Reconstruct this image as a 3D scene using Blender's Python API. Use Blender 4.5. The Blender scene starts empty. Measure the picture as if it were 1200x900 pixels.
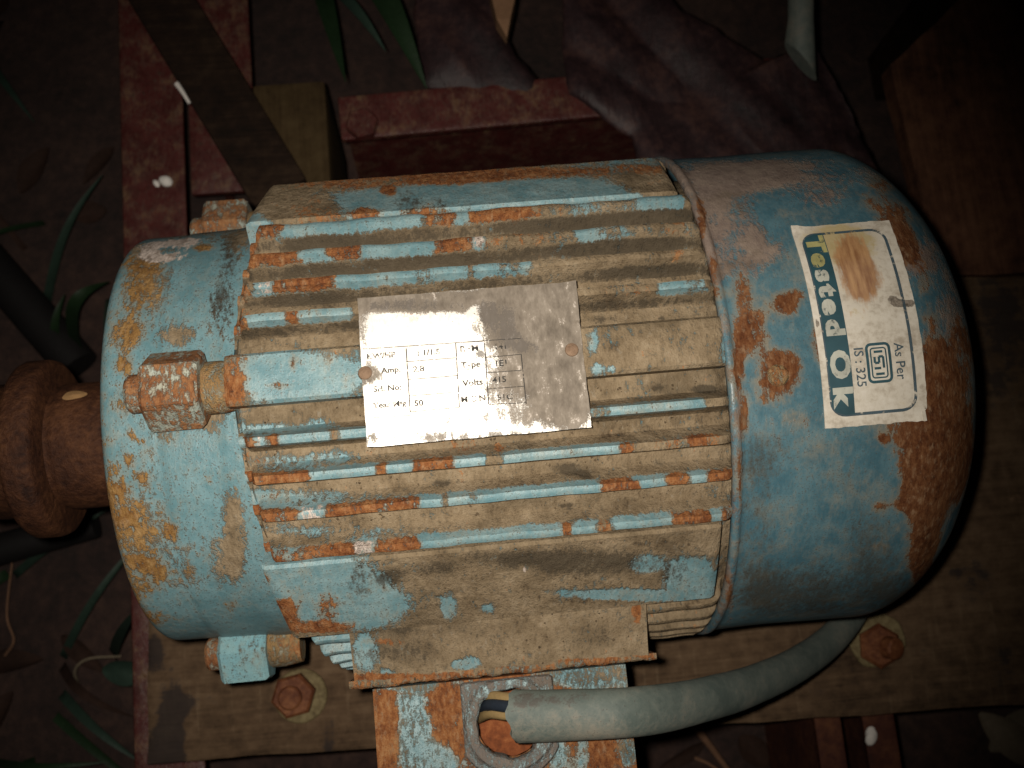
import bpy, bmesh, math, random
import numpy as np
from mathutils import Vector, Matrix

rng = random.Random(7)
nrng = np.random.default_rng(11)
SC = bpy.context.scene
COL = SC.collection

# ------------------------------------------------------------------ camera, light, exposure
ZO = 0.222                       # height of the motor's shaft axis above the soil
CAM = np.array([0.0050, -0.0647, 0.3788])      # relative to the shaft axis
CEUL = [math.radians(a) for a in (11.3427, -2.3551, -5.3713)]
FPX = 1194.9                     # focal length in photo pixels (1200 wide)

cd = bpy.data.cameras.new('camera')
cam = bpy.data.objects.new('camera', cd)
COL.objects.link(cam)
cam.location = (CAM[0], CAM[1], CAM[2] + ZO)
cam.rotation_euler = CEUL
cd.sensor_width = 36.0
cd.lens = FPX * 36.0 / 1200.0
cd.clip_start = 0.01
cd.clip_end = 50.0
cd.dof.use_dof = True
cd.dof.focus_distance = 0.30
cd.dof.aperture_fstop = 17.0
SC.camera = cam

w = bpy.data.worlds.new('World')
SC.world = w
w.use_nodes = True
w.node_tree.nodes['Background'].inputs[0].default_value = (1.0, 0.92, 0.85, 1)
w.node_tree.nodes['Background'].inputs[1].default_value = 0.0012

fl = bpy.data.lights.new('phone_flash', 'SPOT')
fl.energy = 6.8
fl.spot_size = math.radians(77)
fl.spot_blend = 1.0
fl.shadow_soft_size = 0.0035
fl.color = (1.0, 0.935, 0.83)
flo = bpy.data.objects.new('phone_flash', fl)
COL.objects.link(flo)
_M = cam.rotation_euler.to_matrix()
flo.location = Vector(cam.location) + _M @ Vector((-0.011, 0.0055, -0.002))
flo.rotation_euler = (Vector((-0.012, -0.014, ZO + 0.09)) - flo.location).to_track_quat('-Z', 'Y').to_euler()   # beam aimed at the plate

SC.view_settings.view_transform = 'Standard'
SC.view_settings.look = 'None'
SC.view_settings.gamma = 1.0
SC.view_settings.exposure = 0.0
SC.cycles.use_denoising = True
SC.cycles.max_bounces = 6

# ------------------------------------------------------------------ photo pixel -> place
MROT = np.array([list(r) for r in _M])

def ray(px, py):
    return MROT @ np.array([(px - 600) / FPX, (450 - py) / FPX, -1.0])

def onz(px, py, z):
    d = ray(px, py)
    return CAM + d * (z - CAM[2]) / d[2]

def onrev(px, py, rfun):
    d = ray(px, py)
    t = np.linspace(0.2, 0.62, 2600)
    P = CAM[None] + d[None] * t[:, None]
    f = np.hypot(P[:, 1], P[:, 2]) - rfun(P[:, 0])
    k = np.where(f < 0)[0]
    k = k[0] if len(k) else int(np.argmin(f))
    return P[k]

def surf_rev(rfun, rref):
    def g(px, py):
        P = onrev(px, py, rfun)
        return np.array([P[0], rref * math.atan2(-P[1], P[2])])
    return g

def surf_z(z):
    return lambda px, py: onz(px, py, z)[:2]

# ------------------------------------------------------------------ mesh helpers
def finish(name, V, F, mat, parent=None, wear=None, smooth=True, sharp=None):
    me = bpy.data.meshes.new(name)
    V = np.asarray(V, float).copy()
    V[:, 2] += ZO
    me.from_pydata(V.tolist(), [], [list(map(int, f)) for f in F])
    if wear is not None:
        a = me.attributes.new('wear', 'FLOAT_COLOR', 'POINT')
        a.data.foreach_set('color', np.asarray(wear, np.float32).ravel())
    me.validate()
    bm = bmesh.new(); bm.from_mesh(me)
    bmesh.ops.recalc_face_normals(bm, faces=bm.faces)
    bm.to_mesh(me); bm.free()
    if smooth:
        me.polygons.foreach_set('use_smooth', [True] * len(me.polygons))
        me.set_sharp_from_angle(angle=math.radians(sharp if sharp else 40))
    me.materials.append(mat)
    o = bpy.data.objects.new(name, me)
    COL.objects.link(o)
    if parent is not None:
        o.parent = parent
        o.matrix_parent_inverse = Matrix.Translation(-Vector(parent.matrix_world_loc)) if hasattr(parent, 'matrix_world_loc') else parent_inv(parent)
    return o

def parent_inv(p):
    loc = Vector(p.location)
    q = p.parent
    while q is not None:
        if q.type == 'EMPTY':
            loc = Vector(q.location)
        q = q.parent
    return Matrix.Translation(-loc) if p.type == 'EMPTY' else Matrix.Identity(4)

def empty(name, loc, label, cat, group=None):
    o = bpy.data.objects.new(name, None)
    COL.objects.link(o)
    o.empty_display_size = 0.02
    o.location = (loc[0], loc[1], loc[2] + ZO)
    o['label'] = label; o['category'] = cat
    if group: o['group'] = group
    return o

def tag(o, label, cat=None, group=None, kind=None):
    if label: o['label'] = label
    if cat: o['category'] = cat
    if group: o['group'] = group
    if kind: o['kind'] = kind
    return o

def gridf(n, m, cu=False, cv=False):
    F = []
    for i in range(n if cu else n - 1):
        for j in range(m if cv else m - 1):
            a = i * m + j; b = ((i + 1) % n) * m + j
            c = ((i + 1) % n) * m + (j + 1) % m; d = i * m + (j + 1) % m
            F.append((a, b, c, d))
    return F

def revolve(prof, nth=128, t0=-math.pi, t1=math.pi):
    """prof: list of (x, r).  angle from the top, positive towards the front."""
    full = abs((t1 - t0) - 2 * math.pi) < 1e-6
    T = np.linspace(t0, t1, nth, endpoint=not full)
    V = []
    for x, r in prof:
        V.append(np.stack([np.full_like(T, x), -r * np.sin(T), r * np.cos(T)], 1))
    V = np.concatenate(V)
    return V, gridf(len(prof), nth, False, full)

def dense(prof, step=0.0015):
    out = [prof[0]]
    for a, b in zip(prof[:-1], prof[1:]):
        L = math.hypot(b[0] - a[0], b[1] - a[1]); n = max(1, int(round(L / step)))
        for k in range(1, n + 1):
            out.append((a[0] + (b[0] - a[0]) * k / n, a[1] + (b[1] - a[1]) * k / n))
    return out

def arc(cx, cr, r, a0, a1, n=8):
    return [(cx + r * math.cos(math.radians(a0 + (a1 - a0) * k / n)), cr + r * math.sin(math.radians(a0 + (a1 - a0) * k / n))) for k in range(n + 1)]

def boxv(x0, x1, y0, y1, z0, z1):
    V = [(x, y, z) for x in (x0, x1) for y in (y0, y1) for z in (z0, z1)]
    F = [(0, 1, 3, 2), (4, 6, 7, 5), (0, 4, 5, 1), (2, 3, 7, 6), (0, 2, 6, 4), (1, 5, 7, 3)]
    return np.array(V, float), F

def box_obj(name, b, mat, parent=None, bev=0.0, M=None, seg=2, cuts=0):
    V, F = boxv(*b)
    bm = bmesh.new()
    vs = [bm.verts.new(v) for v in V]
    for f in F: bm.faces.new([vs[i] for i in f])
    if cuts:
        bmesh.ops.subdivide_edges(bm, edges=bm.edges[:], cuts=cuts, use_grid_fill=True)
    if bev:
        es = [e for e in bm.edges if e.calc_face_angle(0) > 0.5]
        bmesh.ops.recalc_face_normals(bm, faces=bm.faces)
        bmesh.ops.bevel(bm, geom=es, offset=bev, segments=seg, affect='EDGES', profile=0.6)
    V = np.array([v.co[:] for v in bm.verts])
    bm.verts.index_update()
    F = [[v.index for v in f.verts] for f in bm.faces]
    bm.free()
    if M is not None:
        V = V @ np.array(M)[:3, :3].T + np.array(M)[:3, 3]
    return finish(name, V, F, mat, parent)

def prism(name, axis_pts, mat, parent=None, n=6, r=0.01, phase=0.0, bev=0.0008):
    """n-sided bar between two points"""
    A, B = np.array(axis_pts[0], float), np.array(axis_pts[1], float)
    d = (B - A) / np.linalg.norm(B - A)
    up = np.array([0, 0, 1.0]) if abs(d[2]) < 0.9 else np.array([1.0, 0, 0])
    s = np.cross(d, up); s /= np.linalg.norm(s); u = np.cross(s, d)
    rings = [(A, r - bev), (A + d * bev, r), (B - d * bev, r), (B, r - bev)]
    V = []
    for C, rr in rings:
        for k in range(n):
            a = phase + 2 * math.pi * k / n
            V.append(C + rr * (math.cos(a) * s + math.sin(a) * u))
    F = gridf(4, n, False, True) + [list(range(n))[::-1], list(range(3 * n, 4 * n))]
    return finish(name, np.array(V), F, mat, parent, smooth=n > 8, sharp=35)

def tube(pts, rad, n=16, cap=True, flat=1.0):
    P = np.array(pts, float); N = len(P)
    rad = np.broadcast_to(rad, (N,))
    V = []
    up = np.array([0, 0, 1.0])
    for i in range(N):
        t = P[min(i + 1, N - 1)] - P[max(i - 1, 0)]; t /= np.linalg.norm(t)
        s = np.cross(t, up)
        if np.linalg.norm(s) < 1e-4: s = np.array([1.0, 0, 0])
        s /= np.linalg.norm(s); u = np.cross(s, t)
        for k in range(n):
            a = 2 * math.pi * k / n
            V.append(P[i] + rad[i] * (math.cos(a) * s + flat * math.sin(a) * u))
    F = gridf(N, n, False, True)
    if cap: F += [list(range(n))[::-1], list(range((N - 1) * n, N * n))]
    return np.array(V), F

def spline(pts, n=60):
    P = np.array(pts, float)
    P = np.vstack([2 * P[0] - P[1], P, 2 * P[-1] - P[-2]])
    out = []
    m = len(P) - 3
    for s in np.linspace(0, m - 1e-6, n):
        i = int(s); t = s - i
        a, b, c, d = P[i], P[i + 1], P[i + 2], P[i + 3]
        out.append(0.5 * ((2 * b) + (-a + c) * t + (2 * a - 5 * b + 4 * c - d) * t * t + (-a + 3 * b - 3 * c + d) * t ** 3))
    return np.array(out)

def vnoise(x, y, seed=0):
    xi, yi = np.floor(x).astype(int), np.floor(y).astype(int)
    fx, fy = x - xi, y - yi
    fx, fy = fx * fx * (3 - 2 * fx), fy * fy * (3 - 2 * fy)
    def h(i, j):
        v = np.sin(i * 127.1 + j * 311.7 + seed * 74.7) * 43758.5453
        return v - np.floor(v)
    return (h(xi, yi) * (1 - fx) + h(xi + 1, yi) * fx) * (1 - fy) + (h(xi, yi + 1) * (1 - fx) + h(xi + 1, yi + 1) * fx) * fy - 0.5

def fbm(x, y, seed=0, o=4):
    v = 0; a = 1.0
    for k in range(o):
        v = v + a * vnoise(x * 2 ** k, y * 2 ** k, seed + k * 13); a *= 0.5
    return v

# wear: four channels (rust, dirt, grime, white) as a soft bias; the material's noise gives the ragged edges
CH = {'r': 0, 'd': 1, 'g': 2, 'w': 3}
def wear(S, base, blobs, surf):
    W = np.tile(np.array(base, float), (len(S), 1))
    for b in blobs:
        px, py, rx, ry = b[:4]
        c = surf(px, py); ax = surf(px + rx, py) - c; ay = surf(px, py + ry) - c
        A = np.stack([ax, ay], 1)
        if abs(np.linalg.det(A)) < 1e-12: continue
        q = (S - c) @ np.linalg.inv(A).T
        f = np.exp(-0.69 * (q ** 2).sum(1) ** 1.5)
        for ch, s in b[4].items():
            W[:, CH[ch]] += s * f
    return np.clip(W, -1.2, 1.6)

# ------------------------------------------------------------------ materials
class NB:
    def __init__(s, name):
        s.m = bpy.data.materials.new(name); s.m.use_nodes = True
        s.t = s.m.node_tree; s.t.nodes.clear()
        s.out = s.n('ShaderNodeOutputMaterial'); s.b = s.n('ShaderNodeBsdfPrincipled')
        s.l(s.b.outputs[0], s.out.inputs[0])
        s.tc = s.n('ShaderNodeTexCoord')
    def n(s, ty, **k):
        x = s.t.nodes.new(ty)
        for a, v in k.items(): setattr(x, a, v)
        return x
    def l(s, a, b): s.t.links.new(a, b)
    def put(s, inp, v):
        if hasattr(v, 'links') or isinstance(v, bpy.types.NodeSocket): s.l(v, inp)
        else: inp.default_value = v
    def noise(s, scale, detail=6, rough=0.6, off=0.0, stretch=None, dist=0.0):
        v = s.tc.outputs['Object']
        mp = s.n('ShaderNodeMapping'); s.l(v, mp.inputs[0])
        mp.inputs['Location'].default_value = (off, off * 1.7, -off)
        if stretch: mp.inputs['Scale'].default_value = stretch
        x = s.n('ShaderNodeTexNoise'); s.l(mp.outputs[0], x.inputs['Vector'])
        x.inputs['Scale'].default_value = scale; x.inputs['Detail'].default_value = detail
        x.inputs['Roughness'].default_value = rough; x.inputs['Distortion'].default_value = dist
        return x.outputs['Fac']
    def math(s, op, a, b=None, c=None):
        x = s.n('ShaderNodeMath', operation=op)
        s.put(x.inputs[0], a)
        if b is not None: s.put(x.inputs[1], b)
        if c is not None: s.put(x.inputs[2], c)
        return x.outputs[0]
    def step(s, v, lo, hi):
        x = s.n('ShaderNodeMapRange', interpolation_type='SMOOTHSTEP')
        s.put(x.inputs[0], v); x.inputs[1].default_value = lo; x.inputs[2].default_value = hi
        return x.outputs[0]
    def lin(s, v, a, b, c, d):
        x = s.n('ShaderNodeMapRange'); s.put(x.inputs[0], v)
        for i, k in enumerate((a, b, c, d)): x.inputs[i + 1].default_value = k
        return x.outputs[0]
    def ramp(s, v, stops):
        x = s.n('ShaderNodeValToRGB'); s.put(x.inputs[0], v)
        e = x.color_ramp.elements
        while len(e) < len(stops): e.new(0.5)
        for k, (p, c) in zip(e, stops):
            k.position = p; k.color = (*c, 1)
        return x.outputs[0]
    def mix(s, f, a, b, mode='MIX'):
        x = s.n('ShaderNodeMix', data_type='RGBA', blend_type=mode)
        s.put(x.inputs[0], f)
        s.put(x.inputs[6], (*a, 1) if isinstance(a, tuple) else a)
        s.put(x.inputs[7], (*b, 1) if isinstance(b, tuple) else b)
        return x.outputs[2]
    def fmix(s, f, a, b):
        x = s.n('ShaderNodeMix', data_type='FLOAT')
        s.put(x.inputs[0], f); s.put(x.inputs[2], a); s.put(x.inputs[3], b)
        return x.outputs[0]
    def bump(s, h, dist, strength=1.0):
        x = s.n('ShaderNodeBump'); s.put(x.inputs['Height'], h)
        x.inputs['Distance'].default_value = dist; x.inputs['Strength'].default_value = strength
        s.l(x.outputs[0], s.b.inputs['Normal'])
    def attr(s, name='wear'):
        x = s.n('ShaderNodeAttribute', attribute_name=name)
        sp = s.n('ShaderNodeSeparateColor'); s.l(x.outputs['Color'], sp.inputs[0])
        return sp.outputs[0], sp.outputs[1], sp.outputs[2], x.outputs['Alpha']

def centred(nb, *pairs):
    v = None
    for f, a in pairs:
        k = nb.math('MULTIPLY_ADD', f, a, -0.5 * a)
        v = k if v is None else nb.math('ADD', v, k)
    return v

RUST = [(0.36, (0.075, 0.024, 0.011)), (0.46, (0.140, 0.050, 0.020)), (0.55, (0.23, 0.092, 0.034)), (0.66, (0.32, 0.17, 0.075))]
DIRT = [(0.36, (0.070, 0.049, 0.030)), (0.45, (0.158, 0.115, 0.070)), (0.55, (0.225, 0.168, 0.106)), (0.66, (0.295, 0.230, 0.154))]

def weathered(name, paint, paint2, rust=RUST, dirt=DIRT, gloss=0.42, const=None, streak=(1.35, 0.65, 0.65), fine=1.0, film=0.32, coarse=1.0, bd=0.0011):
    nb = NB(name)
    if const is None:
        r, d, g, wv = nb.attr()
    else:
        r, d, g, wv = const
    c1 = nb.noise(95, 7, 0.62, 0.0); c2 = nb.noise(95, 7, 0.62, 3.1)
    f1 = nb.noise(480, 6, 0.65, 1.3, streak); f2 = nb.noise(520, 6, 0.65, 5.7, streak); x3 = nb.noise(1900, 3, 0.6, 2.2)
    er = centred(nb, (c1, 1.5 * coarse), (f1, 1.9 * fine), (x3, 0.7 * fine))
    ed = centred(nb, (c2, 1.3), (f2, 1.9 * fine), (x3, 0.8 * fine))
    eh = centred(nb, (c1, 1.6 * coarse), (f1, 0.9 * fine))
    rs_ = nb.math('ADD', r, er)
    mr = nb.step(rs_, 0.38, 0.62)
    halo = nb.step(nb.math('ADD', r, eh), 0.0, 0.55)
    md = nb.step(nb.math('ADD', d, ed), 0.22, 0.72)
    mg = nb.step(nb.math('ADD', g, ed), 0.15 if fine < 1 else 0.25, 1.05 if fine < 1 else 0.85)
    mw = nb.step(nb.math('ADD', wv, er), 0.36, 0.62)
    pc = nb.mix(nb.step(nb.math('ADD', nb.math('MULTIPLY', c2, 0.6), nb.math('MULTIPLY', f1, 0.4)), 0.38, 0.62), paint, paint2)
    pc = nb.mix(nb.math('MULTIPLY', nb.step(nb.math('ADD', nb.math('MULTIPLY', f2, 0.5 * fine), nb.math('MULTIPLY', c1, 1.0 - 0.5 * fine)), 0.44, 0.66), film), pc, (0.27, 0.235, 0.17))    # film of dust
    pc = nb.mix(nb.math('MULTIPLY', nb.step(nb.math('ADD', x3, nb.math('MULTIPLY', f1, 0.3)), 0.72, 0.84), 0.75 * fine), pc, (0.07, 0.05, 0.035))    # pin holes
    pc = nb.mix(nb.math('MULTIPLY', halo, 0.45), pc, (0.27, 0.17, 0.075))                       # rust stain bleeding into the paint
    rv = nb.math('ADD', nb.math('ADD', nb.math('MULTIPLY', f1, 0.55), nb.math('MULTIPLY', c2, 0.30)), nb.math('MULTIPLY', x3, 0.18))
    rc = nb.ramp(rv, rust)
    rc = nb.mix(nb.math('MULTIPLY', nb.step(f2, 0.50, 0.72), 0.5), rc, (0.33, 0.22, 0.13))
    dv = nb.math('ADD', nb.math('ADD', nb.math('MULTIPLY', f2, 0.38), nb.math('MULTIPLY', c1, 0.50)), nb.math('MULTIPLY', x3, 0.14))
    dc = nb.ramp(dv, dirt)
    lowf = nb.noise(38, 7, 0.7, 9.1, (0.6, 1.0, 1.0))
    dc = nb.mix(nb.math('MULTIPLY', nb.step(lowf, 0.50, 0.66), 0.5), dc, (0.075, 0.056, 0.034))
    dc = nb.mix(nb.math('MULTIPLY', nb.step(nb.math('ADD', nb.math('MULTIPLY', x3, 0.7), nb.math('MULTIPLY', c2, 0.45)), 0.71, 0.84), 0.5), dc, (0.03, 0.024, 0.018))
    dc = nb.mix(nb.math('MULTIPLY', nb.step(f1, 0.58, 0.72), 0.25), dc, (0.33, 0.31, 0.26))
    col = nb.mix(md, pc, dc)
    col = nb.mix(mr, col, rc)
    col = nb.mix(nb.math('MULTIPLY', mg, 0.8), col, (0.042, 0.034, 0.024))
    col = nb.mix(mw, col, nb.ramp(f2, [(0.35, (0.28, 0.22, 0.18)), (0.6, (0.62, 0.52, 0.46))]))
    nb.l(col, nb.b.inputs['Base Color'])
    anyc = nb.math('MAXIMUM', md, mr)
    nb.l(nb.fmix(anyc, gloss, 0.88), nb.b.inputs['Roughness'])
    nb.l(nb.fmix(anyc, 0.32, 0.08), nb.b.inputs['Specular IOR Level'])
    h = nb.math('ADD', nb.math('MULTIPLY', f2, nb.fmix(anyc, 0.25, 1.0)), nb.math('MULTIPLY', x3, nb.fmix(anyc, 0.10, 0.45)))
    h = nb.math('ADD', h, nb.math('MULTIPLY', anyc, -0.35))
    m4 = nb.noise(230, 5, 0.6, 7.7)
    h = nb.math('ADD', h, nb.math('MULTIPLY', m4, nb.fmix(anyc, 0.5, 1.1)))
    nb.bump(h, bd, 0.8)
    return nb.m

def rusty(name, stops, rough=0.85, scale=1.0, bumpd=0.0006, metal=0.0):
    nb = NB(name)
    a = nb.noise(60 * scale, 7, 0.65, 0.4); b = nb.noise(420 * scale, 6, 0.65, 1.9); x = nb.noise(1500 * scale, 3, 0.6, 2.9)
    v = nb.math('ADD', nb.math('MULTIPLY', a, 0.55), nb.math('MULTIPLY', b, 0.47))
    nb.l(nb.ramp(v, stops), nb.b.inputs['Base Color'])
    nb.b.inputs['Roughness'].default_value = rough
    nb.b.inputs['Metallic'].default_value = metal
    nb.b.inputs['Specular IOR Level'].default_value = 0.18
    nb.bump(nb.math('ADD', b, nb.math('MULTIPLY', x, 0.4)), bumpd, 0.8)
    return nb.m

def plain(name, col, rough=0.6, var=0.25, scale=300, bumpd=0.0003):
    return rusty(name, [(0.3, tuple(c * (1 - var) for c in col)), (0.5, col), (0.72, tuple(min(1, c * (1 + var)) for c in col))], rough, scale / 300.0, bumpd)

BLUE = (0.105, 0.200, 0.226); BLUE2 = (0.195, 0.288, 0.302)
M_PAINT = weathered('flaking_blue_paint', BLUE, BLUE2)
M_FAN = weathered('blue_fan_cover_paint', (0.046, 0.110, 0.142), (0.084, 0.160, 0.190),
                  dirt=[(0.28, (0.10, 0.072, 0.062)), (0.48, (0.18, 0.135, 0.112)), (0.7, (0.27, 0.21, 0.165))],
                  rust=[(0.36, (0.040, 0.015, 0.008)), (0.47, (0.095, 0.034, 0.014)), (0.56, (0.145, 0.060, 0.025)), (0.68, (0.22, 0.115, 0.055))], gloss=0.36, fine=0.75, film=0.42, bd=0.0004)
M_SHIELD = weathered('blue_end_shield_paint', (0.095, 0.190, 0.216), (0.150, 0.252, 0.276), fine=1.15, coarse=0.8, film=0.3, bd=0.0008,
                  rust=[(0.36, (0.075, 0.030, 0.012)), (0.46, (0.155, 0.075, 0.024)), (0.55, (0.235, 0.130, 0.045)), (0.66, (0.31, 0.195, 0.085))])
M_NUT = weathered('rusted_painted_nut', (0.34, 0.40, 0.36), (0.20, 0.34, 0.36), const=(0.52, 0.25, 0.0, -0.2),
                  rust=[(0.36, (0.085, 0.030, 0.014)), (0.48, (0.17, 0.066, 0.028)), (0.58, (0.25, 0.115, 0.050)), (0.7, (0.34, 0.20, 0.10))], fine=0.7)
M_NUTB = weathered('blue_painted_nut', (0.20, 0.34, 0.36), (0.16, 0.33, 0.38), const=(0.08, 0.1, 0.0, 0.0))
M_LUG = weathered('ochre_rusted_casting', (0.24, 0.26, 0.22), (0.20, 0.25, 0.22), const=(0.30, 0.62, 0.05, -0.3),
                  dirt=[(0.34, (0.13, 0.075, 0.034)), (0.48, (0.24, 0.145, 0.062)), (0.64, (0.33, 0.22, 0.11))])
M_PULLEY = rusty('dark_rusted_steel', [(0.36, (0.016, 0.006, 0.004)), (0.5, (0.046, 0.017, 0.008)), (0.64, (0.088, 0.035, 0.015))], 0.65, 1.0, 0.0012)
M_BOLT = rusty('rusted_bolt_steel', [(0.34, (0.040, 0.011, 0.006)), (0.5, (0.105, 0.034, 0.014)), (0.66, (0.20, 0.078, 0.032))], 0.6)
M_WASHER = rusty('stained_washer_steel', [(0.34, (0.055, 0.038, 0.018)), (0.5, (0.13, 0.097, 0.046)), (0.66, (0.22, 0.175, 0.09))], 0.7)
M_RED = weathered('red_oxide_primer', (0.044, 0.009, 0.008), (0.072, 0.016, 0.014), const=(-0.02, -0.05, 0.0, -0.5), film=0.14, coarse=0.9,
                  rust=[(0.36, (0.022, 0.009, 0.006)), (0.5, (0.055, 0.022, 0.013)), (0.66, (0.11, 0.048, 0.024))],
                  dirt=[(0.36, (0.03, 0.018, 0.013)), (0.5, (0.065, 0.04, 0.028)), (0.66, (0.11, 0.072, 0.05))])
M_REDRUST = rusty('rusted_red_steel', [(0.32, (0.022, 0.009, 0.008)), (0.5, (0.055, 0.018, 0.012)), (0.68, (0.110, 0.042, 0.020))], 0.8, 0.6)
M_INNER = rusty('orange_rust_inside', [(0.32, (0.06, 0.018, 0.008)), (0.5, (0.19, 0.055, 0.018)), (0.68, (0.34, 0.13, 0.045))], 0.8)
M_DARK = plain('black_dusty_rubber', (0.008, 0.007, 0.007), 0.7)

# ------------------------------------------------------------------ geometry constants of the motor (shaft along x)
RB = 0.090; RC = 0.0824
XL, XR = -0.0600, 0.0872
H = -0.100                       # top of the plank, relative to the shaft axis
motor = empty('electric_motor', (0.015, 0, H), 'rusty pale blue finned electric motor lying on a wooden plank', 'motor')

BODY = surf_rev(lambda x: np.full_like(x, RB - 0.002), RB)
def S_of(V): return np.stack([V[:, 0], RB * np.arctan2(-V[:, 1], V[:, 2])], 1)

D = math.degrees
VALLEY_BLOBS = [
    (310, 503, 50, 6, {'d': -0.9}), (375, 500, 25, 10, {'d': -0.5}), (330, 545, 40, 9, {'d': -0.7}), (390, 538, 30, 8, {'d': -0.6}),
    (340, 589, 90, 8, {'d': -0.8}), (300, 600, 25, 12, {'d': -0.5}), (345, 632, 50, 5, {'d': -0.7}), (455, 632, 35, 5, {'d': -0.5}),
    (270, 575, 9, 18, {'d': -1.0}), (272, 530, 7, 12, {'d': -1.0}), (278, 616, 8, 12, {'d': -0.9}), (285, 660, 10, 10, {'d': -0.6}),
    (300, 540, 25, 8, {'r': 0.35}), (360, 585, 12, 4, {'r': 0.6}),
    (515, 572, 12, 4, {'g': 0.9}), (535, 568, 8, 3, {'g': 0.6}), (670, 556, 16, 6, {'g': 0.8}), (690, 563, 8, 4, {'g': 0.6}), (668, 604, 10, 3, {'g': 0.9}),
    (830, 455, 15, 5, {'g': 1.5}), (775, 455, 10, 5, {'g': 0.9}), (762, 462, 6, 3, {'g': 0.6}), (758, 505, 12, 5, {'g': 0.7}), (797, 497, 7, 6, {'g': 0.7}),
    (720, 508, 6, 6, {'r': 0.5}), (540, 525, 22, 9, {'g': 0.35, 'r': 0.3}), (585, 530, 7, 8, {'r': 0.7}), (610, 522, 14, 8, {'g': 0.5}),
    (705, 366, 20, 5, {'g': 0.5}), (780, 366, 6, 3, {'g': 0.7}), (735, 366, 8, 3, {'g': 0.6}),
    (685, 555, 40, 12, {'g': 0.25}), (800, 548, 50, 8, {'g': 0.25}), (830, 590, 30, 8, {'g': 0.2}), (850, 500, 14, 60, {'g': 0.25}),
    (285, 275, 14, 12, {'r': 0.75}), (275, 340, 16, 20, {'r': 0.5, 'd': 0.3}), (282, 372, 16, 12, {'r': 0.9}), (273, 315, 12, 16, {'r': 0.5}),
    (480, 635, 8, 5, {'w': 0.35}), (620, 520, 4, 4, {'w': 0.7}),
    (300, 280, 30, 10, {'d': 0.2}), (600, 250, 150, 8, {'g': 0.55}), (700, 280, 110, 8, {'g': 0.65}), (560, 300, 120, 7, {'g': 0.55}), (780, 245, 60, 6, {'g': 0.6}),
    (380, 345, 60, 6, {'g': 0.5}), (420, 275, 90, 5, {'g': 0.55}), (430, 310, 80, 5, {'g': 0.5}), (760, 310, 60, 6, {'g': 0.55}),
]

def warp(V):
    # the casting's shaft end is not a flat cut: its sides stand back from the top
    a = np.minimum(np.abs(np.arctan2(-V[:, 1], V[:, 2])), math.radians(80))
    V = V.copy(); V[:, 0] += 0.0105 * (a / math.radians(60)) ** 1.5 * np.clip((0.02 - V[:, 0]) / 0.08, 0, 1)
    return V

# stator barrel (the floor of the grooves)
prof = [(XL, 0.055), (XL, RC - 0.005), (XL + 0.0018, RC - 0.0008), (XL + 0.0025, RC)] + dense([(XL + 0.0025, RC), (XR - 0.003, RC)], 0.0016)[1:] + [(XR, RC - 0.0025), (XR + 0.012, RC - 0.0025), (XR + 0.012, 0.05)]
V, F = revolve(prof, 320); V = warp(V)
Wr = wear(S_of(V), (0.02, 0.95, 0.05, -0.3), VALLEY_BLOBS, BODY)
Wr[V[:, 0] < XL + 0.003, 1] -= 0.4
frame = finish('stator_frame', V, F, M_PAINT, motor, Wr)

# cooling fins, each its own casting ridge
SEG = {  # wear along the crest as seen in the photograph: (from px, to px, kind)
    -26.03: [(270, 351, 'R'), (351, 383, 'B'), (383, 426, 'R'), (426, 504, 'B'), (504, 551, 'R'), (551, 566, 'P'), (566, 680, 'O'), (680, 706, 'B'), (706, 737, 'G'), (737, 768, 'D'), (768, 806, 'O')],
    -18.84: [(270, 296, 'O'), (296, 317, 'P'), (317, 393, 'R'), (393, 481, 'B'), (481, 513, 'G'), (513, 546, 'B'), (546, 556, 'O'), (556, 581, 'B'), (581, 610, 'G'), (610, 623, 'B'), (623, 784, 'D'), (784, 797, 'O'), (797, 830, 'D')],
    -11.68: [(260, 289, 'R'), (289, 333, 'B'), (333, 350, 'R'), (350, 412, 'B'), (412, 680, 'D'), (680, 705, 'D'), (705, 771, 'O'), (771, 798, 'B'), (798, 830, 'G')],
    11.68: [(260, 281, 'B'), (281, 297, 'R'), (297, 312, 'P'), (312, 333, 'R'), (333, 367, 'B'), (367, 373, 'O'), (373, 388, 'B'), (388, 394, 'O'), (394, 500, 'B'), (500, 690, 'D'), (690, 718, 'G'), (718, 826, 'B'), (826, 860, 'D')],
    18.84: [(260, 282, 'B'), (282, 362, 'R'), (362, 441, 'B'), (441, 454, 'R'), (454, 481, 'B'), (481, 536, 'R'), (536, 571, 'B'), (571, 589, 'D'), (589, 728, 'B'), (728, 741, 'R'), (741, 764, 'D'), (764, 806, 'O'), (806, 832, 'R'), (832, 848, 'O'), (848, 860, 'D')],
    26.03: [(260, 287, 'B'), (287, 350, 'R'), (350, 383, 'P'), (383, 498, 'R'), (498, 520, 'B'), (520, 527, 'O'), (527, 545, 'B'), (545, 557, 'G'), (557, 699, 'B'), (699, 743, 'R'), (743, 781, 'B'), (781, 812, 'R'), (812, 825, 'B'), (825, 860, 'R')],
    34.4: [(260, 300, 'B'), (300, 335, 'R'), (335, 343, 'P'), (343, 416, 'R'), (416, 438, 'P'), (438, 491, 'R'), (491, 659, 'B'), (659, 673, 'R'), (673, 699, 'B'), (699, 715, 'O'), (715, 790, 'B'), (790, 833, 'R'), (833, 847, 'B'), (847, 860, 'R')],
    -34.4: [(270, 332, 'R'), (332, 496, 'B'), (496, 532, 'R'), (532, 548, 'B'), (548, 621, 'R'), (621, 668, 'O'), (668, 748, 'G'), (748, 797, 'B'), (797, 830, 'D')],
}
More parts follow.
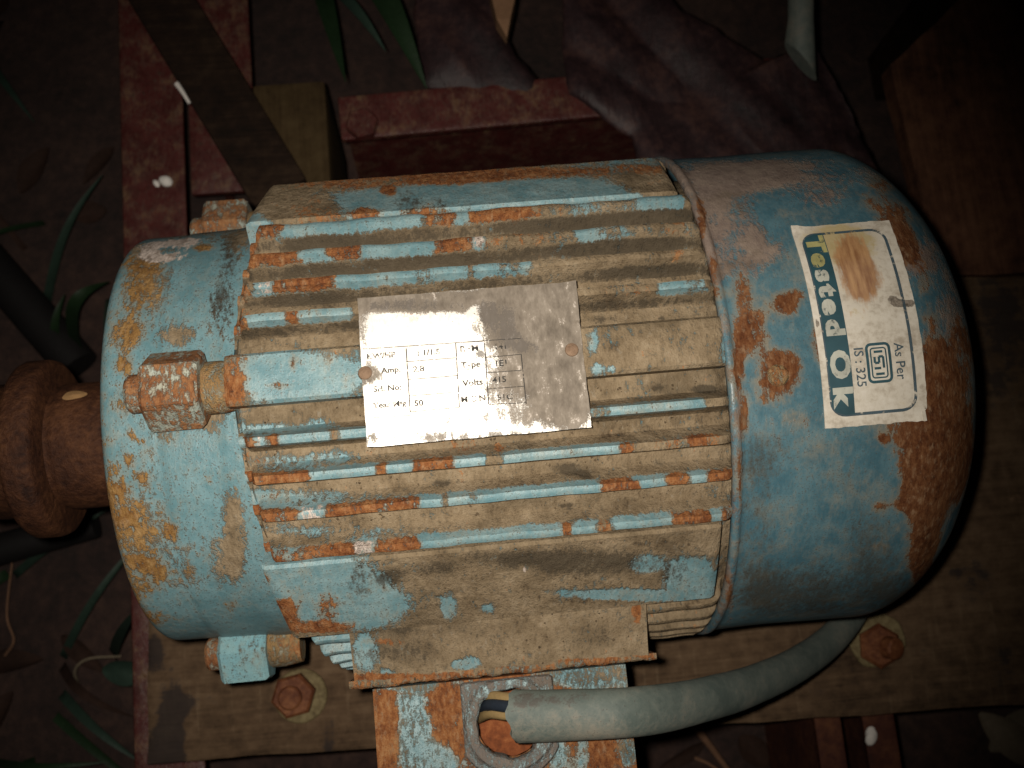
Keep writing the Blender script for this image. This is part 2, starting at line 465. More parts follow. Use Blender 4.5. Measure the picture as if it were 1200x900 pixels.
KIND = {'R': (0.82, 0.35, -0.2, -0.4), 'B': (-0.14, -0.12, -0.2, -0.4), 'O': (0.40, 0.8, -0.1, -0.4), 'D': (-0.05, 0.95, 0.0, -0.4), 'G': (-0.2, 0.42, 0.05, -0.2), 'P': (0.25, -0.1, -0.3, 0.55)}

def fin(theta, half=3.75, crest=0.78, hgt=RB, x0=None, x1=None, sym=True, nx=150, wl=None, wr=None):
    wl = half if wl is None else wl; wr = half if wr is None else wr
    xl, xr = (XL + 0.0010 if x0 is None else x0), (XR + 0.0002 if x1 is None else x1)
    X = np.linspace(xl, xr, nx)
    ss = np.array([1.0, 0.86, 0.70, 0.52, 0.34, 0.18, 0.07, 0.0])
    dths = np.concatenate([-(crest + ss * (wl - crest)), np.array([-0.45, 0.0, 0.45]) * crest, (crest + ss[::-1] * (wr - crest))])
    prof_h = np.concatenate([(1 - ss) ** 2.9, [1.02, 1.03, 1.02], (1 - ss[::-1]) ** 2.9])
    V = []; S = []; crestm = []
    for x in X:
        hx = min(1.0, 0.30 + 0.70 * max(0.0, (x - (xl + 0.0022)) / 0.0010)) if x < xl + 0.0032 else 1.0
        q = (xr - x) / 0.0050
        if q < 1: hx *= math.sqrt(max(0.0, 1 - (1 - q) ** 2)) * 0.95 + 0.05
        wob = 0.00025 * math.sin(x * 140 + theta) + 0.00018 * math.sin(x * 410 + theta * 3)
        for dt, ph in zip(dths, prof_h):
            t = math.radians(theta + dt)
            r = (RC - 0.0012) + (hgt - RC + 0.0012) * ph * hx + wob * ph
            V.append((x, -r * math.sin(t), r * math.cos(t))); crestm.append(ph)
    V = warp(np.array(V)); crestm = np.array(crestm)
    W = wear(S_of(V), (0.0, 0.93, 0.05, -0.3), VALLEY_BLOBS, BODY)
    if theta > 58 and theta < 120:
        W[:, 1] -= 1.3 * np.clip((-0.018 - V[:, 0]) / 0.012, 0, 1); W[:, 0] += 0.15
    if -70 < theta < -58:
        W[:, 0] += 0.45
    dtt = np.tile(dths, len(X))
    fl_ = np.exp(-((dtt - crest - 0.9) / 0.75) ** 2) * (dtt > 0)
    W[:, 2] += (0.62 if theta < 0 else 0.18) * fl_          # darker band on the front flank below each crest
    seg = SEG.get(round(theta, 2))
    if seg:
        t = math.radians(theta)
        XX = np.linspace(XL - 0.004, XR + 0.004, 400)
        q = (np.stack([XX, np.full_like(XX, -RB * math.sin(t)), np.full_like(XX, RB * math.cos(t))], 1) - CAM) @ MROT
        PX = 600 + FPX * q[:, 0] / -q[:, 2]
        px = np.interp(V[:, 0], XX, PX) + 9.0 * fbm(V[:, 0] * 420, crestm * 3 + theta, int(abs(theta) * 10), 2)
        K = np.zeros((len(V), 4)); have = np.zeros(len(V), bool)
        for a, b, k in seg:
            m = (px >= a) & (px < b); K[m] = KIND[k]; have |= m
        nd = len(dths); K = K.reshape(-1, nd, 4); K[1:-1] = 0.25 * K[:-2] + 0.5 * K[1:-1] + 0.25 * K[2:]; K = K.reshape(-1, 4)
        K[:, :2] += 0.25 * fbm(V[:, 0] * 160, crestm * 1.5 + theta, 77)[:, None]
        cm = np.clip((crestm - 0.56) / 0.22, 0, 1) * have
        W = W * (1 - cm[:, None]) + K * cm[:, None]
    F = gridf(len(X), len(dths)) + [list(range(len(dths)))[::-1], list(range((len(X) - 1) * len(dths), len(X) * len(dths)))]
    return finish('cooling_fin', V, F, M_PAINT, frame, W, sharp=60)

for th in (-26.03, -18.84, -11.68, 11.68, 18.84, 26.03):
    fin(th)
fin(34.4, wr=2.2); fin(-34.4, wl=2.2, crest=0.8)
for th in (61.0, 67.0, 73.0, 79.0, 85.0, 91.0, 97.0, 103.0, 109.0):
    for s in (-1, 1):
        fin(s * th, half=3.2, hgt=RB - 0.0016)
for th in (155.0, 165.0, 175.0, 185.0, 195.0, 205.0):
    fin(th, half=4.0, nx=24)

def pad(name, t0, t1, rr, x0, x1, blobs, base, flat=0.0, nx=96, nt=36, label=None):
    X = np.linspace(x0, x1, nx)
    T = np.radians(np.linspace(t0, t1, nt)); tm = math.radians((t0 + t1) / 2)
    V = []
    for i, x in enumerate(X):
        for j, t in enumerate(T):
            r = rr * (1 - flat) + flat * rr * math.cos((T[-1] - T[0]) / 2) / math.cos(t - tm)
            r += 0.00022 * float(fbm(np.array(x * 90), np.array(t * 9), 5))
            e = min(j, nt - 1 - j); ex = min(i, nx - 1 - i)
            if e == 0: r -= 0.0010
            if ex == 0: r -= 0.0008
            V.append((x, -r * math.sin(t), r * math.cos(t)))
    nb_ = len(V)
    for x in X:
        for t in T:
            V.append((x, -(RC - 0.002) * math.sin(t), (RC - 0.002) * math.cos(t)))
    V = warp(np.array(V))
    F = gridf(nx, nt)
    b = nb_
    F += [(b + i * nt + j, b + i * nt + j + 1, b + (i + 1) * nt + j + 1, b + (i + 1) * nt + j) for i in range(nx - 1) for j in range(nt - 1)]
    for i in range(nx - 1):
        F += [(i * nt, (i + 1) * nt, b + (i + 1) * nt, b + i * nt), (i * nt + nt - 1, b + i * nt + nt - 1, b + (i + 1) * nt + nt - 1, (i + 1) * nt + nt - 1)]
    for j in range(nt - 1):
        F += [(j, b + j, b + j + 1, j + 1), ((nx - 1) * nt + j, (nx - 1) * nt + j + 1, b + (nx - 1) * nt + j + 1, b + (nx - 1) * nt + j)]
    W = wear(S_of(V), base, blobs, surf_rev(lambda x: np.full_like(x, rr), RB))
    return finish(name, V, F, M_PAINT, frame, W, sharp=35)

MIDB = [(330, 441, 75, 30, {'d': -1.5}), (395, 436, 30, 25, {'d': -0.7}), (268, 452, 22, 34, {'r': 0.9, 'd': 0.6}), (345, 420, 5, 16, {'r': 0.5}), (325, 452, 14, 4, {'r': 0.6}),
        (392, 425, 22, 22, {'d': 0.5}), (695, 402, 5, 12, {'d': -1.2}), (700, 433, 6, 6, {'d': -1.4}), (716, 432, 4, 4, {'d': -1.3}), (850, 400, 6, 40, {'d': -0.5}), (780, 405, 60, 20, {'g': -0.2})]
pad('nameplate_pad', -4.9, 4.9, RB, XL, XR - 0.0015, MIDB, (0.0, 0.9, -0.05, -0.3), nt=16)
LOWB = [(355, 690, 60, 34, {'d': -1.7}), (430, 712, 40, 22, {'d': -1.7}), (405, 690, 40, 25, {'d': -0.9}), (758, 664, 18, 9, {'d': -1.2}), (812, 682, 26, 18, {'d': -1.6}), (750, 699, 75, 5, {'d': -1.6}), (795, 680, 10, 14, {'d': -0.8}),
        (303, 683, 9, 8, {'r': 1.3}), (333, 722, 12, 14, {'r': 1.1}), (360, 737, 48, 6, {'r': 1.0}), (384, 715, 14, 16, {'r': 0.6, 'd': 0.3}), (334, 715, 8, 8, {'r': 0.8}), (345, 690, 10, 8, {'d': 0.4}),
        (600, 655, 60, 9, {'g': 0.6}), (690, 662, 70, 16, {'g': 0.75}), (505, 668, 34, 9, {'g': 0.6}), (455, 678, 16, 9, {'g': 0.8}), (420, 683, 12, 20, {'g': 0.5}), (640, 712, 60, 6, {'g': -0.2}),
        (525, 715, 8, 12, {'d': -1.2}), (615, 668, 5, 5, {'w': 0.9}), (575, 672, 8, 6, {'w': 0.6}), (690, 655, 14, 3, {'w': 0.5}), (572, 714, 8, 5, {'d': -0.8}), (790, 665, 20, 30, {'g': 0.35})]
pad('bolt_lug_pad', 36.0, 56.3, RB + 0.0006, XL, XR - 0.0050, LOWB, (0.0, 0.95, 0.12, -0.3), flat=0.8)
TOPB = [(440, 235, 40, 16, {'d': -1.0, 'r': -0.4}), (560, 222, 110, 16, {'d': -0.9, 'r': -0.4}), (660, 222, 70, 16, {'d': -0.8, 'r': -0.3}), (330, 232, 42, 26, {'d': 0.8}), (300, 258, 14, 10, {'d': -0.9}), (380, 245, 32, 18, {'d': 0.4, 'r': 0.4}),
        (455, 221, 9, 7, {'r': 1.2}), (430, 248, 14, 10, {'r': 0.9}), (500, 250, 35, 6, {'r': 0.8}), (400, 212, 80, 7, {'r': 0.5, 'd': 0.5}), (530, 206, 60, 8, {'r': 0.9}), (620, 200, 90, 6, {'r': 0.6, 'd': 0.4}), (740, 195, 50, 5, {'r': 0.5}),
        (770, 212, 40, 18, {'d': 1.2}), (480, 235, 14, 16, {'g': 0.7}), (520, 236, 14, 10, {'g': 0.4}), (750, 232, 50, 5, {'d': -1.0})]
pad('bolt_lug_pad', -56.3, -36.0, RB + 0.0006, XL, XR - 0.0050, TOPB, (0.10, 0.40, 0.0, -0.3), flat=0.8)
for a in (124, 226):
    pad('bolt_lug_pad', a - 10, a + 10, RB, XL, XR - 0.0050, [], (0.2, 0.7, 0, -0.3), flat=0.8, nx=30, nt=12)

# end shield on the drive side
XS = -0.1016
rs = 0.0731
SH = [(XS - 0.0035, 0.012), (XS - 0.0035, 0.030), (XS - 0.0015, 0.034), (XS - 0.0005, 0.062)] + arc(XS + 0.0040, rs - 0.0040, 0.0040, 180, 90, 6)
SH += dense([(XS + 0.0040, rs), (-0.0830, rs + 0.0003), (-0.0822, rs + 0.0007), (-0.0655, rs + 0.0012), (-0.0640, rs + 0.0016), (-0.0603, rs + 0.0018), (-0.0400, rs + 0.0018)], 0.0013)[1:] + [(-0.0400, 0.05)]
V, F = revolve(SH, 220)
SHB = [(172, 330, 26, 40, {'r': 0.75, 'd': 0.5}), (150, 375, 20, 40, {'r': 0.45}), (147, 392, 20, 14, {'r': 0.6, 'd': 0.5}), (140, 440, 22, 30, {'r': 0.25}), (145, 427, 9, 9, {'r': 1.0}),
       (165, 305, 20, 14, {'r': 0.6}), (135, 560, 20, 90, {'r': 0.30}), (170, 580, 36, 60, {'r': 0.28, 'd': 0.2}), (185, 650, 50, 45, {'r': 0.34, 'd': 0.25}), (160, 680, 22, 50, {'r': 0.45}), (150, 605, 9, 8, {'r': 1.2}), (200, 625, 7, 10, {'r': 1.1}),
       (153, 508, 5, 6, {'r': 1.0}), (165, 518, 6, 5, {'r': 1.0}), (152, 540, 5, 6, {'r': 0.9}), (167, 560, 10, 8, {'r': 0.6}), (163, 590, 6, 6, {'r': 0.9}), (140, 575, 12, 8, {'r': 0.6}), (130, 590, 10, 40, {'r': 0.35}), (245, 563, 5, 5, {'r': 0.9}),
       (180, 660, 14, 9, {'r': 0.6}), (190, 672, 12, 8, {'r': 0.6}), (222, 670, 9, 9, {'r': 0.5, 'd': 0.5}), (268, 708, 10, 6, {'r': 0.6}), (160, 660, 12, 8, {'r': 0.5}), (185, 725, 25, 8, {'r': 0.6}),
       (268, 310, 14, 50, {'g': 0.75}), (262, 375, 16, 30, {'g': 0.5, 'd': 0.3}), (250, 350, 10, 16, {'g': 0.5}), (280, 285, 14, 22, {'d': 0.7}), (225, 275, 60, 7, {'g': 0.5, 'd': 0.5}),
       (205, 284, 36, 8, {'w': 1.3}), (190, 300, 30, 8, {'w': 1.3}), (175, 292, 12, 8, {'w': 1.1}), (196, 293, 12, 4, {'w': -0.7, 'd': 0.6}), (238, 291, 12, 5, {'r': 1.2}), (162, 290, 16, 10, {'d': 0.7}),
       (205, 393, 22, 12, {'d': 0.9}), (248, 490, 16, 16, {'d': 0.9, 'r': 0.3}), (276, 630, 12, 40, {'d': 0.9}), (266, 655, 16, 22, {'d': 0.8}), (270, 590, 10, 25, {'d': 0.5}), (195, 505, 16, 14, {'r': 0.4, 'd': 0.4}), (150, 470, 14, 14, {'r': 0.4, 'd': 0.4}), (275, 455, 14, 30, {'r': 0.8, 'd': 0.4})]
rsh = surf_rev(lambda x: np.full_like(x, rs + 0.0005), RB)
W = wear(S_of(V), (-0.22, -0.05, -0.18, -0.4), SHB, rsh)
W[:, 0] = np.where(W[:, 0] > 0.45, 0.45 + 0.6 * (W[:, 0] - 0.45), W[:, 0])
edge = np.clip((XS + 0.006 - V[:, 0]) / 0.006, 0, 1); W[:, 0] += 0.25 * edge
shield = finish('end_shield', V, F, M_SHIELD, motor, W, sharp=50)

# four through bolts with hexagon nuts on cast lugs
for k, th in enumerate((0, 90, 180, 270)):
    t = math.radians(th)
    rc = 0.0815 if th == 0 else 0.0790
    def P(x, r=rc, dy=0.0):
        return (x, -r * math.sin(t) + dy * math.cos(t), r * math.cos(t) + dy * math.sin(t))
    mt = M_NUT if th in (0, 270) else M_NUTB
    nut = prism('through_bolt_nut', (P(-0.0838), P(-0.0672)), mt, shield, 6, 0.0118, math.pi / 2 * 0 + (0 if th in (0, 180) else math.pi / 6), 0.0012)
    prism('through_bolt_end', (P(-0.0895), P(-0.0600)), M_NUT, shield, 16, 0.0058, 0, 0.001)
    # lug behind the nut
    Vx = []
    for x, s in ((-0.0674, 0.90), (-0.0664, 1.0), (-0.0620, 1.0), (-0.0560, 0.85)):
        for a in np.linspace(0, 2 * math.pi, 28, endpoint=False):
            hh = 0.0078 * s
            rr_ = rc + hh * math.cos(a) * (0.85 if math.cos(a) > 0 else 1.3); dy = hh * math.sin(a)
            Vx.append(P(x, rr_, dy))
    Fx = gridf(4, 28, False, True) + [list(range(28))[::-1], list(range(84, 112))]
    lug = finish('bolt_lug', np.array(Vx), Fx, M_LUG, shield, sharp=50)

# shaft and rusted pulley
V, F = revolve([(-0.1925, 0.0001), (-0.1925, 0.0125), (-0.100, 0.0125), (-0.100, 0.0001)], 48)
finish('shaft', V, F, M_PULLEY, motor)
pr = [(-0.1060, 0.013), (-0.1060, 0.0222), (-0.1072, 0.0230), (-0.1340, 0.0232), (-0.1358, 0.0229), (-0.1370, 0.0222), (-0.1378, 0.0224), (-0.1385, 0.0300), (-0.1394, 0.0318), (-0.1410, 0.0325),
      (-0.1475, 0.0326), (-0.1492, 0.0318), (-0.1500, 0.0302), (-0.1506, 0.0262), (-0.1520, 0.0250), (-0.1640, 0.0246), (-0.1655, 0.0238), (-0.1660, 0.0225), (-0.1780, 0.0222), (-0.1785, 0.013)]
V, F = revolve(pr, 96)
V[:, 1:] *= (1 + 0.010 * fbm(V[:, :1] * 160, np.arctan2(V[:, 1:2], V[:, 2:3]) * 4, 101))
pul = finish('pulley', V, F, M_PULLEY, motor, sharp=45)
M_SPOT = plain('ochre_dirt_spot', (0.28, 0.16, 0.07), 0.9)
c = onrev(87, 463, lambda x: np.full_like(x, 0.0232))
Vs = []
for r_ in (0.0, 0.6, 1.0):
    for a in np.linspace(0, 2 * math.pi, 20, endpoint=False):
        k = r_ * (1 + 0.12 * math.sin(3 * a + 1))
        x = c[0] + 0.0042 * k * math.cos(a); ss_ = math.atan2(-c[1], c[2]) + 0.0026 * k * math.sin(a) / 0.0232
        Vs.append((x, -(0.02365 - 0.0004 * r_) * math.sin(ss_), (0.02365 - 0.0004 * r_) * math.cos(ss_)))
finish('dirt_spot', np.array(Vs), gridf(3, 20, False, True), M_SPOT, pul)

# fan cover
rf = 0.0877; XF = 0.0858; XF2 = 0.1790; RCOR = 0.0350
def rfan(x):
    x = np.asarray(x, float)
    u = np.clip((x - (XF2 - RCOR)) / RCOR, 0, 1)
    return np.where(x > XF2, 0.0, (rf - 0.048) + 0.048 * np.sqrt(np.clip(1 - u ** 1.65, 0, 1)))
FP = [(XF + 0.001, rf - 0.0022), (XF, rf - 0.0012), (XF + 0.0001, rf + 0.0006), (XF + 0.0008, rf + 0.0012), (XF + 0.0020, rf + 0.0012), (XF + 0.0028, rf + 0.0005), (XF + 0.0034, rf)]
xs = list(np.linspace(XF + 0.005, XF2 - RCOR, 42)) + list(XF2 - RCOR + RCOR * np.sin(np.linspace(0.03, math.pi / 2, 40)))
FP += [(x, float(rfan(x))) for x in xs]
FP += [(XF2 + 0.0006, rf - 0.0495), (XF2 + 0.0008, 0.0375), (XF2 + 0.0002, 0.036), (XF2 - 0.002, 0.036), (XF2 - 0.002, 0.0390), (XF2 - 0.006, rf - 0.044)]
V, F = revolve(FP, 280)
ang = np.arctan2(-V[:, 1], V[:, 2])
dent = 0.0006 * fbm(V[:, 0] * 28, ang * 2.6, 3, 3)
V[:, 1] += dent * -np.sin(ang); V[:, 2] += dent * np.cos(ang)
FANB = [(850, 203, 60, 24, {'d': 0.9}), (835, 260, 26, 60, {'d': 0.7}), (895, 300, 24, 60, {'d': 0.7}), (935, 200, 80, 20, {'d': 0.7}), (965, 238, 45, 16, {'d': 0.6}), (860, 320, 30, 16, {'d': 0.4}), (880, 270, 14, 40, {'d': 0.4}), (860, 230, 20, 20, {'g': 0.3}),
        (915, 252, 32, 22, {'d': -0.6}), (1005, 248, 32, 16, {'d': -0.6}), (895, 335, 30, 26, {'d': -0.7}), (860, 345, 24, 16, {'d': -0.5}), (990, 190, 40, 12, {'d': -0.3}),
        (1030, 222, 20, 26, {'r': 0.6}), (1050, 252, 18, 24, {'r': 0.8}), (1063, 285, 14, 22, {'r': 1.0}), (1075, 305, 18, 14, {'r': 0.5, 'd': 0.5}), (1085, 330, 10, 20, {'r': 0.5}), (1090, 375, 10, 18, {'r': 0.5}), (1095, 420, 16, 26, {'r': 0.9}), (1106, 455, 18, 30, {'r': 1.0}),
        (1112, 495, 26, 22, {'r': 0.7}), (1100, 520, 34, 24, {'r': 0.9}), (1120, 530, 24, 40, {'r': 0.6}), (1078, 545, 22, 14, {'r': 0.7}), (1070, 580, 14, 20, {'r': 0.9}), (1075, 594, 20, 9, {'r': 0.9}), (1093, 600, 14, 40, {'r': 0.9}), (1085, 640, 12, 40, {'r': 1.0}), (1077, 670, 10, 20, {'r': 0.9}), (1108, 560, 20, 30, {'r': 0.6}), (1130, 420, 14, 60, {'r': 0.5}),
        (922, 356, 16, 14, {'r': 1.0}), (935, 345, 8, 8, {'r': 0.6}), (912, 440, 24, 30, {'r': 0.85}), (925, 430, 20, 24, {'r': 0.5}), (868, 370, 12, 60, {'r': 0.5}), (875, 330, 14, 20, {'r': 0.4}), (882, 385, 18, 28, {'r': 0.7}), (866, 430, 6, 30, {'r': 0.9}), (872, 490, 5, 26, {'r': 1.0}), (868, 455, 4, 60, {'d': 0.5}),
        (958, 385, 8, 40, {'r': 0.8}), (938, 492, 26, 9, {'r': 0.45, 'd': 0.2}), (1035, 515, 7, 6, {'r': 0.9}), (1066, 515, 12, 7, {'r': 0.8}), (895, 470, 9, 8, {'r': 0.5}), (1050, 590, 20, 6, {'r': 0.4}), (1030, 595, 10, 6, {'r': 0.45}), (1035, 640, 16, 6, {'r': 0.35}), (836, 320, 6, 30, {'r': 0.5}), (822, 250, 6, 30, {'r': 0.8}), (866, 560, 3, 40, {'r': 0.5}), (855, 700, 4, 30, {'r': 0.5, 'd': 0.5}),
        (885, 625, 30, 90, {'g': 0.55}), (960, 710, 130, 24, {'g': 0.45}), (1040, 680, 30, 30, {'g': 0.35}), (985, 560, 30, 24, {'g': 0.25}), (890, 540, 20, 30, {'g': 0.3}), (1010, 695, 90, 22, {'g': 0.30}), (930, 700, 60, 20, {'g': 0.25}), (1020, 620, 26, 30, {'g': 0.28}), (925, 520, 20, 24, {'g': 0.3}), (950, 620, 20, 50, {'g': 0.2}), (905, 540, 20, 30, {'g': 0.15}), (1005, 560, 20, 40, {'g': 0.12}), (1000, 640, 16, 30, {'g': 0.2}), (950, 590, 40, 40, {'d': -0.1}), (1110, 345, 22, 50, {'d': 0.45, 'g': 0.15}), (1128, 420, 18, 60, {'d': 0.4, 'r': 0.3}), (1132, 540, 16, 60, {'r': 0.35, 'd': 0.35}), (1085, 290, 16, 26, {'d': 0.5}), (1118, 600, 14, 40, {'r': 0.3, 'd': 0.3}), (1135, 600, 20, 60, {'d': 0.3, 'g': 0.2})]  # broad grime patches low on the cover also put its shading into the colour
W = wear(S_of(V), (-0.15, 0.0, -0.10, -0.5), FANB, surf_rev(rfan, RB))
W[V[:, 0] < XF + 0.003, 0] += 0.22; W[V[:, 0] < XF + 0.003, 1] += 0.35
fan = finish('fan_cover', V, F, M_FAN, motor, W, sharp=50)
for rr_ in (0.010, 0.019, 0.028):
    V, F = revolve([(XF2 - 0.0015, rr_ - 0.003), (XF2 - 0.0015, rr_ + 0.003), (XF2 - 0.0025, rr_ + 0.003), (XF2 - 0.0025, rr_ - 0.003), (XF2 - 0.0015, rr_ - 0.003)], 48)
    finish('grille_ring', V, F, M_PULLEY, fan)
for k in range(4):
    a = math.pi / 4 + k * math.pi / 2
    d_ = np.array([0, math.cos(a), math.sin(a)])
    V, F = tube([np.array([XF2 - 0.0022, 0, 0]) + d_ * 0.009, np.array([XF2 - 0.0022, 0, 0]) + d_ * 0.0375], 0.0018, 8)
    finish('grille_spoke', V, F, M_PULLEY, fan)
# fixing screw of the cover with its rusted countersink
c = onrev(912, 440, rfan); ct = math.atan2(-c[1], c[2])
Vs = []
for r_, hh in ((0.0, 0.0012), (0.0022, 0.0012), (0.0030, 0.0007), (0.0034, -0.0004)):
    for a in np.linspace(0, 2 * math.pi, 20, endpoint=False):
        tt = ct + r_ * math.sin(a) / rf
        Vs.append((c[0] + r_ * math.cos(a), -(rf + hh) * math.sin(tt), (rf + hh) * math.cos(tt)))
finish('cover_screw', np.array(Vs), gridf(4, 20, False, True), M_LUG, fan)

# ------------------------------------------------------------------ lettering helper: text to flat mesh (u right, v up)
def text_mesh(txt, size, bold=0.0, xs=1.0):
    cu = bpy.data.curves.new('lettering', 'FONT'); cu.body = txt; cu.size = size
    cu.align_x = 'CENTER'; cu.align_y = 'CENTER'; cu.offset = bold; cu.resolution_u = 3
    o = bpy.data.objects.new('lettering', cu); COL.objects.link(o)
    bpy.context.view_layer.update()
    dg = bpy.context.evaluated_depsgraph_get()
    me = bpy.data.meshes.new_from_object(o.evaluated_get(dg))
    V = np.array([v.co[:2] for v in me.vertices]).reshape(-1, 2); F = [list(p.vertices) for p in me.polygons]
    bpy.data.objects.remove(o); bpy.data.curves.remove(cu); bpy.data.meshes.remove(me)
    V[:, 0] *= xs
    return V, F

# ------------------------------------------------------------------ nameplate
ZP = RB + 0.0012
def mat_plate():
    nb = NB('worn_aluminium_plate')
    r, d, g, wv = nb.attr()
    c1 = nb.noise(110, 7, 0.6, 0.2); f1 = nb.noise(430, 6, 0.7, 1.1, (1.0, 0.45, 1.0)); x = nb.noise(2200, 3, 0.6, 4.0)
    e = centred(nb, (c1, 1.3), (f1, 2.2), (x, 0.9))
    md = nb.step(nb.math('ADD', d, e), 0.26, 0.66)
    mg = nb.step(nb.math('ADD', g, e), 0.40, 0.62)
    mr = nb.step(nb.math('ADD', r, e), 0.42, 0.6)
    al = nb.ramp(f1, [(0.3, (0.60, 0.55, 0.49)), (0.55, (0.80, 0.75, 0.69)), (0.8, (0.86, 0.82, 0.77))])
    al = nb.mix(nb.math('MULTIPLY', mr, 0.6), al, (0.66, 0.44, 0.38))
    dc = nb.ramp(nb.math('ADD', nb.math('MULTIPLY', f1, 0.6), nb.math('MULTIPLY', c1, 0.4)), [(0.36, (0.095, 0.075, 0.056)), (0.5, (0.165, 0.135, 0.105)), (0.64, (0.25, 0.21, 0.17))])
    dc = nb.mix(nb.math('MULTIPLY', nb.step(nb.math('ADD', f1, nb.math('MULTIPLY', x, 0.4)), 0.80, 0.92), 0.7), dc, (0.6, 0.53, 0.47))
    col = nb.mix(md, al, dc)
    col = nb.mix(nb.math('MULTIPLY', mg, 0.75), col, (0.075, 0.062, 0.052))
    nb.l(col, nb.b.inputs['Base Color'])
    anyd = nb.math('MAXIMUM', md, mg)
    nb.l(nb.fmix(anyd, 0.55, 0.0), nb.b.inputs['Metallic'])
    nb.l(nb.fmix(anyd, 0.50, 0.8), nb.b.inputs['Roughness'])
    nb.bump(nb.math('ADD', nb.math('MULTIPLY', f1, 0.5), nb.math('MULTIPLY', anyd, 0.8)), 0.0003, 0.7)
    return nb.m
nx, ny = 90, 62
x0, x1, y0, y1 = -0.0204, 0.0437, -0.0229, 0.0210
V = []
for i in range(nx):
    for j in range(ny):
        u, v = i / (nx - 1), j / (ny - 1)
        x = x0 + (x1 - x0) * u; y = y0 + (y1 - y0) * v
        z = ZP + 0.0005 * float(fbm(np.array(u * 3), np.array(v * 2), 9, 2)) - 0.0016 * max(0, abs(v - 0.5) * 2 - 0.45) ** 2
        if u > 0.93 and v > 0.72: z += 0.0012 * (u - 0.93) / 0.07
        if i in (0, nx - 1): x += 0.00025 * float(fbm(np.array(v * 14.0), np.array(u * 7), 21))
        if j in (0, ny - 1): y += 0.00025 * float(fbm(np.array(u * 14.0), np.array(v * 7), 22))
        V.append((x, y, z))
V = np.array(V); nT = len(V)
Vb = V.copy(); Vb[:, 2] -= 0.0009
PLB = [(560, 350, 170, 14, {'d': 1.1, 'g': 0.2}), (645, 385, 60, 75, {'d': 1.4}), (670, 440, 36, 60, {'d': 1.2}), (620, 430, 24, 30, {'d': 0.5}), (640, 445, 20, 30, {'d': 0.5}), (585, 375, 26, 24, {'g': 0.8, 'd': 0.6}), (600, 400, 20, 14, {'g': 0.6, 'd': 0.5}), (480, 358, 60, 8, {'g': 0.7, 'd': 0.7}), (540, 372, 40, 8, {'g': 0.3}), (620, 410, 14, 10, {'g': 0.7}),
       (428, 440, 18, 12, {'d': 1.0}), (425, 370, 8, 40, {'d': 0.5}), (432, 515, 10, 9, {'d': 0.5}), (560, 512, 120, 6, {'d': 0.5}), (640, 490, 40, 12, {'d': 0.35}), (675, 490, 16, 14, {'d': -0.2}), (465, 470, 34, 22, {'d': -0.4}), (500, 430, 40, 30, {'d': -0.3}),
       (475, 372, 22, 12, {'r': 0.6}), (627, 363, 6, 9, {'r': 0.9, 'd': -0.9}), (560, 490, 60, 10, {'d': 0.18}), (590, 460, 24, 20, {'d': 0.3}), (560, 360, 10, 5, {'d': -0.9}), (605, 345, 14, 8, {'d': -0.7}), (685, 440, 6, 8, {'d': -1.0}), (640, 450, 6, 16, {'d': -0.7}), (488, 455, 5, 4, {'g': 0.8}), (562, 415, 6, 6, {'g': 0.8}), (640, 350, 40, 20, {'d': 0.4})]
W = wear(V[:, :2], (-0.1, -0.12, -0.2, 0), PLB, surf_z(ZP))
F = gridf(nx, ny) + [tuple(k + nT for k in f[::-1]) for f in gridf(nx, ny)]
ring = [i * ny for i in range(nx)] + [(nx - 1) * ny + j for j in range(1, ny)] + [i * ny + ny - 1 for i in range(nx - 2, -1, -1)] + [j for j in range(ny - 2, 0, -1)]
F += [(ring[k], ring[(k + 1) % len(ring)], ring[(k + 1) % len(ring)] + nT, ring[k] + nT) for k in range(len(ring))]
plate = finish('nameplate', np.vstack([V, Vb]), F, mat_plate(), motor, np.vstack([W, W]))
plate['label'] = 'worn aluminium nameplate with a printed rating table, half covered in dirt'
def plate_z(x, y):
    i = min(nx - 1, max(0, int(round((x - x0) / (x1 - x0) * (nx - 1))))); j = min(ny - 1, max(0, int(round((y - y0) / (y1 - y0) * (ny - 1)))))
    return V[i * ny + j, 2]
nb = NB('worn_black_print')
c1 = nb.noise(420, 5, 0.65, 0.8); c2 = nb.noise(1300, 4, 0.6, 2.8)
nb.b.inputs['Base Color'].default_value = (0.02, 0.018, 0.016, 1); nb.b.inputs['Roughness'].default_value = 0.8
nb.l(nb.step(nb.math('ADD', nb.math('MULTIPLY', c1, 0.6), nb.math('MULTIPLY', c2, 0.45)), 0.42, 0.57), nb.b.inputs['Alpha'])
M_PRINT = nb.m
nb = NB('thin_black_ruling')
nb.b.inputs['Base Color'].default_value = (0.03, 0.026, 0.022, 1); nb.b.inputs['Roughness'].default_value = 0.8
nb.l(nb.step(nb.noise(520, 5, 0.65, 1.8), 0.36, 0.50), nb.b.inputs['Alpha'])
M_RULE = nb.m
def pz(zx, zy): return onz(400 + zx / 3, 300 + zy / 3, ZP)[:2]
LINES = [((228, 325), (242, 548)), ((402, 305), (415, 532)), ((503, 300), (518, 522)), ((632, 345), (650, 520)), ((75, 328), (505, 298)), ((228, 372), (402, 358)), ((235, 435), (410, 420)), ((238, 492), (412, 478)), ((242, 548), (416, 532)),
         ((505, 358), (632, 346)), ((510, 411), (635, 402)), ((513, 468), (645, 458)), ((518, 522), (650, 516)), ((402, 305), (503, 300)), ((100, 570), (242, 560)), ((505, 298), (632, 290))]
